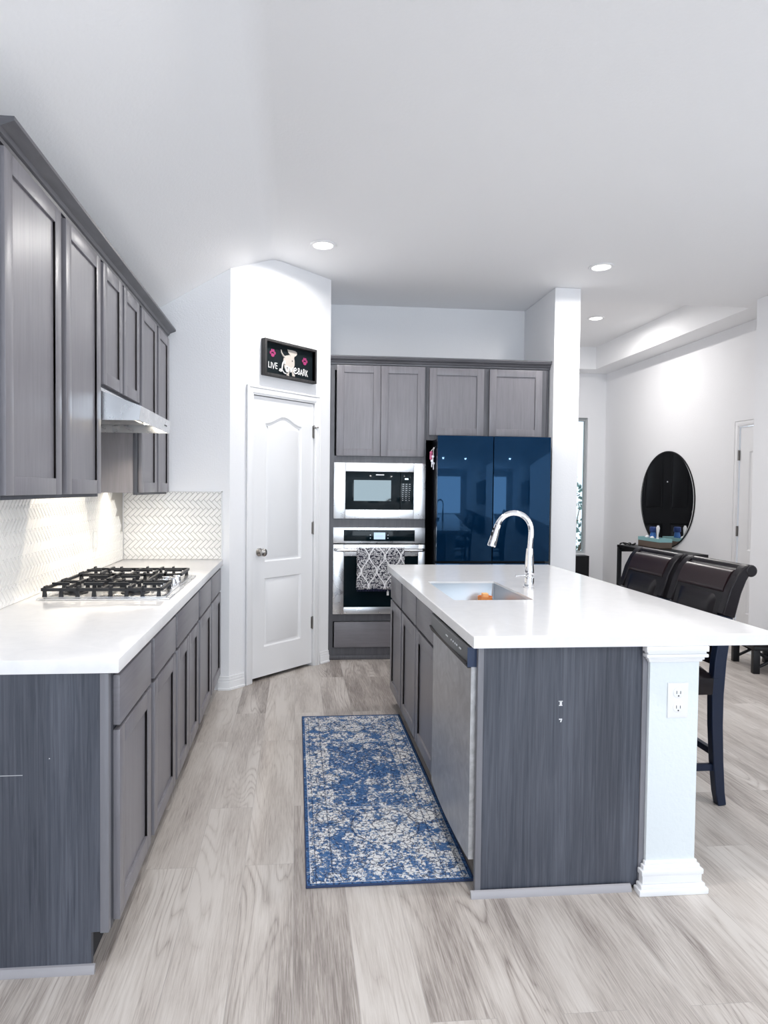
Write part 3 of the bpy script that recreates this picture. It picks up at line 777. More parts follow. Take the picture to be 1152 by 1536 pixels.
# cabinet over the refrigerator
fc = thing('wall_cabinet', 'grey two door cabinet above the navy refrigerator', 'cabinet', (1.57, 5.7, 1.806))
b = MB(); b.box(TX1 + .002, 2.070, YCAB + .02, YB - .003, 1.81, 2.405); b.build('carcass', cabM, fc)
b = MB(BM_); b.box(TX1 + .002, 1.085, -.02, 0, 1.806, 2.405); b.box(2.018, 2.070, -.02, 0, 1.806, 2.405); b.box(1.52, 1.59, -.02, -.0005, 1.806, 2.405)
b.box(1.085, 2.018, -.02, -.001, 1.806, 1.86); b.box(1.085, 2.018, -.02, -.001, 2.37, 2.405); b.build('face_frame', crownM, fc)
for a0, a1 in ((1.078, 1.532), (1.580, 2.026)):
    b = MB(BM_); shaker(b, a0, a1, 1.846, 2.394, 0); b.build('door', cabM, fc)
b = MB(); b.box(2.072, 2.090, YCAB - .0, YB - .003, .0, 2.405); b.build('side_panel', crownM, fc)
b = MB(BM_); crown(b, .262, 2.094, 2.406, 2.470, .05); b.box(.268, 2.094, -.6, 0, 2.406, 2.42)
tag(b.build('crown_molding', crownHM, sharp=20), 'dark grey crown molding across the oven and refrigerator cabinets', 'molding')

# ------------------------------------------------------------------ refrigerator
fr = thing('refrigerator', 'glossy navy blue refrigerator with flat glass doors', 'refrigerator', (1.567, 5.55, 0))
RX0, RX1, RY = 1.106, 2.024, 5.15
b = MB(); b.box(RX0 + .006, RX1 - .006, RY + .062, 5.93, .02, 1.805, .006); b.build('body', fridgeSideM, fr)
for (a0, a1, z_0, z_1) in ((RX0, 1.553, .834, 1.827), (1.560, RX1, .834, 1.827), (RX0, 1.553, .06, .816), (1.560, RX1, .06, .816)):
    b = MB(); b.box(a0, a1, RY, RY + .055, z_0, z_1, .003); d = b.build('door', fridgeM, fr)
    b = MB(); b.box(a0 + .01, a1 - .01, RY + .055, RY + .062, z_0 + .01, z_1 - .01); b.build('gasket', blackM, d)
b = MB(); b.box(RX0 + .02, RX1 - .02, RY + .06, RY + .10, .0, .055); b.build('foot_grille', blackM, fr)
# small hanging trinkets on its left side
hk = thing('keychain', 'pink and silver keychains hanging on the refrigerator\'s dark left side', 'keychain', (RX0 - .004, 5.27, 1.56))
b = MB(); b.box(RX0 - .006, RX0 + .0058, 5.22, 5.34, 1.735, 1.75, .002); b.build('hook_strip', fridgeSideM, hk)
b = MB(); b.ball((RX0 - .030, 5.26, 1.695), .013, (1, .8, 1.2)); b.box(RX0 - .042, RX0 - .020, 5.256, 5.264, 1.64, 1.685, .003); b.build('pink_charm', mat('pink_plastic', (.62, .14, .28), .4), hk)
b = MB()
for xx, z_ in ((RX0 - .018, 1.665), (RX0 - .026, 1.63), (RX0 - .012, 1.61)):
    b.lathe([(.010, -.002), (.010, .002)], (xx, 5.25, z_), 'y', 14); b.box(xx - .004, xx + .004, 5.2485, 5.2515, z_ - .05, z_ - .008, .001)
b.tube([(RX0 - .004, 5.26, 1.74), (RX0 - .012, 5.255, 1.72), (RX0 - .016, 5.25, 1.60)], .003, 6); b.tube([(RX0 - .004, 5.27, 1.74), (RX0 - .028, 5.262, 1.71)], .003, 6)
b.build('key_bunch', mat('key_metal', (.75, .72, .74), .35, .6), hk)

# ------------------------------------------------------------------ dog sign on the pantry wall
SX0, SX1, SZ0, SZ1 = .278, .812, 2.206, 2.466
sg = thing('wall_sign', 'black framed dog sign reading LIVE Love BARK above the pantry door', 'sign', DIAG @ Vector(((SX0 + SX1) / 2, .02, SZ0)))
signFrameM = wood('weathered_black_wood', (.012, .012, .013), (.05, .048, .05), .7, (30, 30, 8))
b = MB(DIAG); fwid = .018
b.box(SX0, SX0 + fwid, .002, .045, SZ0, SZ1, .001); b.box(SX1 - fwid, SX1, .002, .045, SZ0, SZ1, .001); b.box(SX0 + fwid, SX1 - fwid, .002, .045, SZ0, SZ0 + fwid, .001); b.box(SX0 + fwid, SX1 - fwid, .002, .045, SZ1 - fwid, SZ1, .001)
b.build('frame', signFrameM, sg)
b = MB(DIAG); b.box(SX0 + fwid, SX1 - fwid, .002, .014, SZ0 + fwid, SZ1 - fwid); b.build('backing', mat('dark_teal_board', (.004, .009, .012), .7, spec=.2), sg)
SW, SH = SX1 - SX0, SZ1 - SZ0
P_ = lambda u, v: (SX0 + u * SW, SZ0 + v * SH)
signWhite = mat('sign_white_paint', (.80, .80, .80), .6); signCream = mat('sign_cream_paint', (.50, .46, .42), .6); signPink = mat('sign_pink_paint', (.33, .03, .14), .6)
dog = [(.392, .60), (.430, .66), (.475, .685), (.500, .70), (.520, .66), (.505, .72), (.480, .76), (.462, .85), (.490, .845), (.560, .852), (.615, .845), (.645, .815), (.648, .76), (.625, .71), (.598, .685), (.590, .64), (.600, .56), (.600, .44), (.585, .36), (.590, .20), (.612, .145), (.608, .115), (.560, .120), (.545, .26), (.510, .25), (.492, .14), (.497, .105), (.445, .110), (.440, .24), (.410, .30), (.392, .42), (.385, .52)]
b = MB(DIAG); b.prism([P_(*p) for p in dog], 'y', .0145, .0165)
tail = [(.338, .80), (.350, .72), (.375, .65), (.410, .615)]
b.tube([(P_(*p)[0], .0155, P_(*p)[1]) for p in tail], [.0025, .005, .007, .008], 8); b.build('dog_picture', signCream, sg)
b = MB(DIAG); b.prism([(P_(.556, .545)[0] + .0045 * math.cos(k * .52), P_(.556, .545)[1] + .006 * math.sin(k * .52)) for k in range(12)], 'y', .0164, .0172); b.build('dog_spot', mat('sign_black_paint', (.01, .01, .01), .6), sg)
def strokes(mb, lst, r, dep):
    for L in lst: mb.tube([(P_(*p)[0], dep, P_(*p)[1]) for p in L], r, 7, flat=1.0)
def arcpts(c, ru, rv, a0, a1, n=14): return [(c[0] + ru * math.cos(math.radians(a0 + (a1 - a0) * k / n)), c[1] + rv * math.sin(math.radians(a0 + (a1 - a0) * k / n))) for k in range(n + 1)]
b = MB(DIAG)
def put(u0, u1, v0, v1, body):
    # hand-lettered capitals scaled into a box
    tb = MB(); text_mesh(tb, body, 1.0, lambda x, y, d: (x, y, d), .1)
    xs = [v.co.x for v in tb.bm.verts]; ys = [v.co.y for v in tb.bm.verts]; xa, xb, ya, yb = min(xs), max(xs), min(ys), max(ys); tb.bm.free()
    text_mesh(b, body, 1.0, lambda x, y, d: (SX0 + SW * (u0 + (u1 - u0) * (x - xa) / (xb - xa)), .0165 + d * .02, SZ0 + SH * (v0 + (v1 - v0) * (y - ya) / (yb - ya) + .015 * math.sin(x * 5))), .1)
put(.105, .272, .225, .395, 'LIVE'); put(.668, .872, .185, .375, 'BARK')
LOVE = [[(.402, .42), (.412, .47), (.395, .49), (.372, .44), (.362, .36), (.355, .26), (.335, .185), (.305, .20), (.318, .25), (.36, .22), (.40, .155), (.43, .15)],
            arcpts((.452, .285), .026, .075, 100, 460), [(.462, .35), (.485, .33), (.497, .33)],
            [(.497, .345), (.510, .28), (.522, .215), (.540, .27), (.556, .35), (.572, .345)],
            [(.585, .275), (.625, .29), (.632, .33), (.612, .36), (.588, .32), (.583, .25), (.603, .20), (.635, .215), (.660, .25)]]
strokes(b, LOVE, .0050, .0185)
b.build('lettering', signWhite, sg, solid=False)
b = MB(DIAG); strokes(b, [[(p[0] + .004, p[1] - .008) for p in L] for L in LOVE], .0066, .0135); b.build('lettering_shadow', MATS['sign_black_paint'], sg, solid=False)
for pu, pv in ((.185, .645), (.805, .60)):
    b = MB(DIAG); c = P_(pu, pv)
    for (dx, dz, rx, rz) in ((0, -.012, .017, .013), (-.021, .004, .008, .011), (-.008, .019, .008, .012), (.009, .019, .008, .012), (.021, .004, .008, .011)):
        b.prism([(c[0] + dx + rx * math.cos(k * math.pi / 8), c[1] + dz + rz * math.sin(k * math.pi / 8)) for k in range(16)], 'y', .0145, .0162 + dx * .01)
    b.build('paw_print', signPink, sg)

# ------------------------------------------------------------------ island
IX, IYN, IYF, IXR = .595, 2.159, 4.283, 1.682
IF = .634                                        # face frame front plane (faces -x)
IM = frame((IF, 0, 0), (0, 1, 0), (-1, 0, 0))
IB = 1.205
def island_unit(y0, y1, label, cols, falsef):
    t = thing('base_cabinet', label, 'cabinet', ((IF + IB) / 2, (y0 + y1) / 2, 0), 'cabinets under the island')
    b = MB()
    if falsef:   # open inside for the sink bowl
        b.box(IF + .02, IB, y0 + .001, y0 + .02, .11, TB - .002); b.box(IF + .02, IB, y1 - .02, y1 - .001, .11, TB - .002); b.box(IF + .02, IB, y0 + .02, y1 - .02, .11, .13); b.box(IB - .015, IB, y0 + .02, y1 - .02, .13, TB - .002)
    else: b.box(IF + .02, IB, y0 + .001, y1 - .001, .11, TB - .002)
    b.build('carcass', cabM, t)
    b = MB(IM); b.box(y0 + .001, y0 + .03, -.02, 0, .11, TB - .002, .001); b.box(y1 - .03, y1 - .001, -.02, 0, .11, TB - .002, .001)
    b.box(y0 + .03, y1 - .03, -.02, 0, .11, .145); b.box(y0 + .03, y1 - .03, -.02, 0, TB - .035, TB - .002); b.box(y0 + .03, y1 - .03, -.02, -.001, .67, .715)
    if len(cols) > 1: b.box(cols[0][1] - .01, cols[1][0] + .01, -.02, -.001, .145, TB - .035)
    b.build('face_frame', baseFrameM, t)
    b = MB(); b.box(.69, .70, y0 + .001, y1 - .001, 0, .11); b.build('toe_kick', gapM, t)
    for a0, a1 in cols:
        b = MB(IM); slabfront(b, a0, a1, .700, .848, 0); b.build('drawer_front', cabHM, t)
        b = MB(IM); shaker(b, a0, a1, .112, .686, 0); b.build('door', cabM, t)
    return t
island_unit(3.798, 4.255, 'grey base cabinet at the island\'s far end nearest the oven', [(3.815, 4.240)], False)
island_unit(2.850, 3.796, 'grey sink base cabinet with two doors in the island beside the dishwasher', [(2.866, 3.322), (3.342, 3.782)], True)
# dishwasher
DW0, DW1 = 2.214, 2.842
dw = thing('dishwasher', 'stainless steel dishwasher with grey control panel at the island\'s near end', 'dishwasher', (.9, (DW0 + DW1) / 2, 0))
b = MB(); b.box(.645, IB, DW0 + .008, DW1 - .004, .10, TB - .004); b.build('tub', blackM, dw)
b = MB(); n = 10; prof = []
for k in range(n + 1):
    y = DW0 + (DW1 - DW0) * k / n; prof.append((.592 + .010 * ((k / n - .5) * 2) ** 2, y))
b.prism(prof + [(.644, DW1), (.644, DW0)], 'z', .118, .790); b.build('door', dwM, dw, sharp=50)
b = MB(); prof2 = [(p[0] - .010, p[1]) for p in prof]
b.prism(prof2 + [(.644, DW1), (.644, DW0)], 'z', .806, .858); cpn = b.build('control_panel', [ctrlM], dw, sharp=50)
b = MB(); b.prism([(.582, .806), (.590, .786), (.606, .786), (.606, .806)], 'y', DW0 + .001, DW1 - .001); b.build('handle_pocket', blackM, dw)
b = MB(); b.box(.588, .642, DW0 - .003, DW0, .79, .858); b.build('end_cap', navyPlM, cpn)
for yy, L in ((2.50, .035), (2.43, .008), (2.40, .008), (2.37, .008), (2.345, .014), (2.30, .014), (2.29, .012)):
    b = MB(); b.box(.5815, .584, yy - L / 2, yy + L / 2, .833, .838); b.build('button_print', mat('panel_print', (.7, .72, .74), .5), cpn)
b = MB(); b.box(.68, .69, DW0, DW1, 0, .112); b.build('toe_kick', gapM, dw)
# island end panel
en = thing('island_end_panel', 'blue cast dark grey veneer end panel of the island facing the camera', 'panel', (.92, 2.205, 0))
b = MB(); b.box(.640, 1.206, 2.197, 2.211, .012, TB - .001); b.build('veneer', panelM, en)
for x0_, x1_ in ((.620, .640), (1.206, 1.224)):
    b = MB(); b.box(x0_, x1_, 2.190, 2.211, .012, TB - .001, .001); b.build('stile', frameM, en)
b = MB(); b.prism([(2.189, .0), (2.189, .024), (2.183, .022), (2.176, .012), (2.175, 0)], 'x', .604, 1.176); b.build('shoe_molding', MATS['grey_shoe_molding'], en)
b = MB()
b.box(.912, .919, 2.1955, 2.197, .657, .671); b.box(.908, .922, 2.1955, 2.197, .6695, .672); b.box(.909, .921, 2.1955, 2.197, .655, .6575)
b.build('paint_chip', whitePlM, en)
b = MB(); b.box(.910, .921, 2.1955, 2.197, .606, .610); b.prism([(.914, .598), (.918, .598), (.921, .607), (.917, .607)], 'y', 2.1955, 2.197)
b.build('paint_chip', whitePlM, en)
# back skin of the island
b = MB(); b.box(1.207, 1.224, 2.36, 4.08, .0, TB - .001)
tag(b.build('island_back_panel', panelM), 'dark grey panel on the stool side of the island', 'panel')
def column(y0, y1, label):
    t = thing('island_column', label, 'column', (1.29, (y0 + y1) / 2, 0), 'columns under the island top')
    X0, X1 = 1.2255, 1.405
    b = MB(); b.box(X0, X1, y0, y1, .0, TB - .001, .003); b.build('shaft', colM, t)
    def ring(mb, o, z_0, z_1, bev=.003):
        ym = 2.188 if y0 < 3 else y1 - .02
        mb.box(X0 - o * 1.1, X1 + o, y0 - o, ym, z_0, z_1, bev)
        mb.box(X0 + .001, X1 + o - .0004, ym - .008, y1 + o, z_0 + .0004, z_1 - .0004, bev)
    b = MB()
    for o, z_0, z_1 in ((.022, .846, TB - .001), (.016, .838, .847), (.021, .826, .838), (.012, .816, .827), (.007, .808, .817)): ring(b, o, z_0, z_1)
    b.build('capital', trimM, t)
    b = MB()
    for o, z_0, z_1 in ((.034, 0, .020), (.026, .020, .034), (.018, .034, .064), (.022, .064, .082), (.013, .082, .096), (.006, .096, .108)): ring(b, o, z_0, z_1)
    b.build('base_molding', trimM, t)
    return t
column(2.178, 2.358, 'white square column with an outlet at the island\'s near end')
column(4.085, 4.255, 'white square column at the island\'s far end behind the stools')
CM = frame((0, 2.178, 0), (1, 0, 0), (0, -1, 0))
ot = thing('wall_outlet', 'white double outlet on the front of the island\'s near column', 'outlet', (1.325, 2.175, .616))
b = MB(CM); b.box(1.289, 1.364, .0005, .006, .612, .735, .003); b.build('cover_plate', whitePlM, ot)
for z in (.649, .700):
    b = MB(CM); b.lathe([(.0185, 0), (.0185, .0018), (.017, .0025), (.001, .0026)], (1.3265, .006, z), 'y', 24); rc = b.build('receptacle', whitePlM, ot)
    b = MB(CM); b.box(1.3185, 1.3205, .0085, .0092, z - .003, z + .008); b.box(1.3325, 1.3345, .0085, .0092, z - .003, z + .007); b.ball((1.3265, .0088, z - .010), .0028, (1, .3, 1), 10); b.build('slot', blackM, rc)

# island top with its sink cut-out
SKX0, SKX1, SKY0, SKY1 = .703, 1.068, 2.885, 3.488
b = MB()
for a0, a1, c0, c1 in ((IX, SKX0, IYN, IYF), (SKX1, IXR, IYN, IYF), (SKX0, SKX1, IYN, SKY0), (SKX0, SKX1, SKY1, IYF)):
    pass
def rr_loop(x0, x1, y0, y1, r, n=5):
    L = []
    for cx_, cy_, a in ((x1 - r, y1 - r, 0), (x0 + r, y1 - r, 90), (x0 + r, y0 + r, 180), (x1 - r, y0 + r, 270)):
        for k in range(n + 1): L.append((cx_ + r * math.cos(math.radians(a + 90 * k / n)), cy_ + r * math.sin(math.radians(a + 90 * k / n))))
    return L
def top_with_hole(mb, outer, hole, z_0, z_1):
    c = .003
    for z, d in ((z_0, 0), (z_1, c)):
        Mk = Matrix(((1, 0, 0, 0), (0, 0, 1, 0), (0, 1, 0, z), (0, 0, 0, 1))); keep = mb.M; mb.M = Mk
        o_ = [(outer[0] + d, outer[2] + d), (outer[1] - d, outer[2] + d), (outer[1] - d, outer[3] - d), (outer[0] + d, outer[3] - d)]
        mb.plate(o_, [hole], 0); mb.M = keep
    def rect(d, z): return [(outer[0] + d, outer[2] + d, z), (outer[1] - d, outer[2] + d, z), (outer[1] - d, outer[3] - d, z), (outer[0] + d, outer[3] - d, z)]
    mb.strip([rect(0, z_0), rect(0, z_1 - c), rect(c, z_1)], close=True)
    mb.strip([[(p[0], p[1], z_0) for p in hole], [(p[0], p[1], z_1) for p in hole]], close=True)
hole = rr_loop(SKX0, SKX1, SKY0, SKY1, .012)
b = MB(); top_with_hole(b, (IX, IXR, IYN, IYF), hole, TB, CT)
tag(b.build('island_countertop', quartzM, sharp=30), 'wide white quartz island top with an undermount sink', 'countertop')
sk_ = thing('kitchen_sink', 'undermount stainless steel sink in the white island top', 'sink', ((SKX0 + SKX1) / 2, (SKY0 + SKY1) / 2, .66))
b = MB()
L0 = rr_loop(SKX0 + .0005, SKX1 - .0005, SKY0 + .0005, SKY1 - .0005, .012); L1 = rr_loop(SKX0 + .0025, SKX1 - .0025, SKY0 + .0025, SKY1 - .0025, .012)
L2 = rr_loop(SKX0 + .004, SKX1 - .004, SKY0 + .004, SKY1 - .004, .02); L3 = rr_loop(SKX0 + .02, SKX1 - .02, SKY0 + .02, SKY1 - .02, .03)
V = b.strip([[(p[0], p[1], CT - .010) for p in L0], [(p[0], p[1], CT - .010) for p in L1], [(p[0], p[1], .70) for p in L2], [(p[0], p[1], .685) for p in L3]], close=True)
b.bm.faces.new(V[-1]); o = b.build('bowl', sinkM, sk_, solid=False, sharp=50)
b = MB(); b.lathe([(.045, 0), (.043, .003), (.03, .002), (.001, .001)], ((SKX0 + SKX1) / 2, SKY1 - .12, .686), 'z', 24); b.build('drain', chromeM, sk_)
cp_ = thing('cup', 'orange cup standing inside the steel sink', 'cup', (.985, 3.37, .687))
b = MB(); b.lathe([(.026, 0), (.032, .004), (.040, .155), (.0405, .158), (.038, .158), (.037, .15), (.030, .006), (.001, .006)], (.985, 3.37, .6875), 'z', 8); b.build('tumbler', mat('orange_plastic', (.85, .30, .09), .35), cp_, sharp=20)
b = MB(); b.box(.968, 1.0, 3.352, 3.388, .80, .862, .006); b.build('sponge', mat('pale_orange_sponge', (.92, .50, .22), .9), cp_)

# faucet
FXB, FYB = 1.172, 3.239
fa = thing('faucet', 'tall chrome gooseneck pull-down faucet behind the island sink', 'faucet', (FXB, FYB, CT))
b = MB(); b.lathe([(.028, 0), (.028, .004), (.0255, .006), (.0255, .052), (.024, .056), (.019, .060), (.019, .068), (.0245, .074), (.025, .085), (.022, .12), (.019, .165), (.0165, .20), (.001, .201)], (FXB, FYB, CT + .0005), 'z', 32)
b.build('body', chromeM, fa)
arc_ = [(FXB, CT + .18), (FXB + .004, CT + .24), (FXB + .006, 1.175)]
ccx, ccz, ra = FXB - .083, 1.195, .089
for k in range(0, 15):
    a = math.radians(2 + k * 11.2); arc_.append((ccx + ra * math.cos(a), ccz + ra * math.sin(a) * 1.02))
b = MB(); b.tube([(x, FYB, z) for x, z in arc_], .0135, 18); b.build('neck', chromeM, fa)
ex, ez = arc_[-1]
b = MB(); dx, dz = -.034, -.118; LN = math.hypot(dx, dz); dx /= LN; dz /= LN
ctr = [(0, .0145), (.004, .016), (.03, .0165), (.075, .0195), (.105, .0215), (.113, .021), (.116, .017)]
b.tube([(ex + dx * s_, FYB, ez + dz * s_) for s_, _ in ctr], [r for _, r in ctr], 20); hdv = b.build('spray_head', chromeM, fa)
b = MB(); b.ball((ex + dx * .055 - .0165, FYB - .005, ez + dz * .055), .008, (.5, 1, 2.2)); b.ball((ex + dx * .025 - .0155, FYB - .005, ez + dz * .025), .007, (.5, 1, 1)); b.build('button', blackM, hdv)
b = MB(); b.tube([(FXB - .02, FYB, CT + .064), (FXB - .04, FYB, CT + .064), (FXB - .068, FYB - .004, CT + .063)], [.005, .0035, .003], 10); b.ball((FXB - .069, FYB - .004, CT + .062), .0055); b.build('handle', chromeM, fa)

# ------------------------------------------------------------------ rug
rugM = mat('blue_distressed_rug', (.05, .12, .3), .95, spec=.1)
t = NT(rugM)
tc = t.n('ShaderNodeTexCoord'); ob = tc.outputs['Object']
sp = t.n('ShaderNodeSeparateXYZ'); t.l(ob, sp.inputs[0]); X, Y = sp.outputs[0], sp.outputs[1]
RW, RL = .298, .868
dxe = t.math('SUBTRACT', RW, t.math('ABSOLUTE', X)); dye = t.math('SUBTRACT', RL, t.math('ABSOLUTE', Y))
edge = t.math('MINIMUM', dxe, dye)
wobv = t.n('ShaderNodeVectorMath', operation='MULTIPLY_ADD')
nzc = t.n('ShaderNodeTexNoise'); nzc.inputs['Scale'].default_value = 26; nzc.inputs['Detail'].default_value = 3; t.l(ob, nzc.inputs['Vector'])
t.l(nzc.outputs['Color'], wobv.inputs[0]); wobv.inputs[1].default_value = (.028, .028, 0); wobv.inputs[2].default_value = (0, 0, 0)
va = t.n('ShaderNodeVectorMath', operation='ADD'); t.l(ob, va.inputs[0]); t.l(wobv.outputs[0], va.inputs[1])
vb = t.n('ShaderNodeVectorMath', operation='SUBTRACT'); t.l(va.outputs[0], vb.inputs[0]); vb.inputs[1].default_value = (.014, .014, 0)
sw = t.n('ShaderNodeSeparateXYZ'); t.l(vb.outputs[0], sw.inputs[0]); WXx, WYy = sw.outputs[0], sw.outputs[1]
n1 = t.noise(ob, 15, 8, .78, .5); n2 = t.noise(ob, 75, 3, .65, .3); n3 = t.noise(ob, 3.6, 2, .5)
def rad_(cx_, cy_):
    return t.math('SQRT', t.math('ADD', t.math('POWER', t.math('SUBTRACT', WXx, cx_), 2), t.math('POWER', t.math('SUBTRACT', WYy, cy_), 2)))
white = t.math('ADD', t.math('MULTIPLY', n1, .60), t.math('MULTIPLY', n2, .40))
white = t.math('ADD', white, t.math('MULTIPLY', t.math('SUBTRACT', n3, .5), .16))
band = t.math('LESS_THAN', edge, .013)
white = t.math('SUBTRACT', white, t.math('MULTIPLY', band, .10))
inner = t.math('MULTIPLY', t.math('GREATER_THAN', t.math('SUBTRACT', RW, t.math('ABSOLUTE', WXx)), .13), t.math('LESS_THAN', t.math('ABSOLUTE', t.math('ADD', WYy, -.07)), .37))
white = t.math('SUBTRACT', white, t.math('MULTIPLY', inner, .042))
dark = None
for (cx_, cy_, rad) in ((.01, .13, .050), (.01, .13, .022), (-.17, .27, .062), (-.18, -.02, .060), (.19, .22, .070), (.20, .22, .03), (-.06, .34, .045), (.07, .37, .05), (-.19, .66, .045), (.16, .68, .055), (-.19, -.38, .06), (.2, -.40, .06), (.03, -.47, .14), (.03, -.47, .05), (-.0, .66, .06)):
    d_ = rad_(cx_, cy_)
    rg = t.math('LESS_THAN', t.math('ABSOLUTE', t.math('SUBTRACT', d_, rad)), .0042)
    dark = rg if dark is None else t.math('MAXIMUM', dark, rg)
    white = t.math('ADD', white, t.math('MULTIPLY', t.math('LESS_THAN', d_, rad), .025))
ln1 = t.math('LESS_THAN', t.math('ABSOLUTE', t.math('SUBTRACT', dxe, .095)), .0028)
ln2 = t.math('LESS_THAN', t.math('ABSOLUTE', t.math('SUBTRACT', dxe, .034)), .0022)
ln3 = t.math('LESS_THAN', t.math('ABSOLUTE', t.math('SUBTRACT', edge, .015)), .0018)
ln4 = t.math('MULTIPLY', t.math('LESS_THAN', t.math('ABSOLUTE', t.math('SUBTRACT', t.math('ABSOLUTE', t.math('ADD', Y, -.07)), .37)), .003), t.math('GREATER_THAN', dxe, .11))
dark = t.math('MAXIMUM', dark, t.math('MAXIMUM', ln1, ln2))
vo = t.n('ShaderNodeTexVoronoi', feature='DISTANCE_TO_EDGE'); vo.inputs['Scale'].default_value = 44; t.l(vb.outputs[0], vo.inputs['Vector'])
scroll = t.math('MULTIPLY', t.math('LESS_THAN', vo.outputs[0], .085), t.math('GREATER_THAN', n1, .44))
n4 = t.noise(ob, 150, 2, .6)
contour = t.math('LESS_THAN', t.math('ABSOLUTE', t.math('SUBTRACT', white, .482)), .013)
dark = t.math('MAXIMUM', t.math('MULTIPLY', dark, t.math('GREATER_THAN', n4, .44)), t.math('MULTIPLY', t.math('MAXIMUM', scroll, contour), t.math('GREATER_THAN', n4, .46)))
base = t.ramp(white, [(.40, (.05, .125, .29)), (.455, (.09, .19, .40)), (.478, (.22, .32, .48)), (.495, (.60, .64, .70)), (.54, (.78, .78, .78))])
blue2 = t.mix(t.math('MULTIPLY', dark, .85), base, (.018, .03, .075))
fin = t.mix(t.math('MULTIPLY', t.math('MAXIMUM', ln3, ln4), .55), blue2, (.6, .65, .72))
t.l(fin, t.b.inputs['Base Color']); t.bump(t.noise(ob, 420, 2), .5, .003)
rg_ = thing('area_rug', 'blue and cream distressed oriental runner rug beside the island', 'rug', (.344, 3.149, 0))
b = MB(); b.box(.046, .642, 2.281, 4.017, .001, .008, .003); pl_ = b.build('pile', rugM, rg_)
# keep the pattern centred on the rug: the mesh is already relative to the rug's centre
b = MB()
for (x0, x1, y0, y1) in ((.043, .048, 2.278, 4.020), (.640, .645, 2.278, 4.020), (.043, .645, 2.278, 2.283), (.043, .645, 4.015, 4.020)): b.box(x0, x1, y0, y1, .001, .0088, .002)
b.build('binding', mat('navy_binding', (.03, .05, .12), .9), rg_)

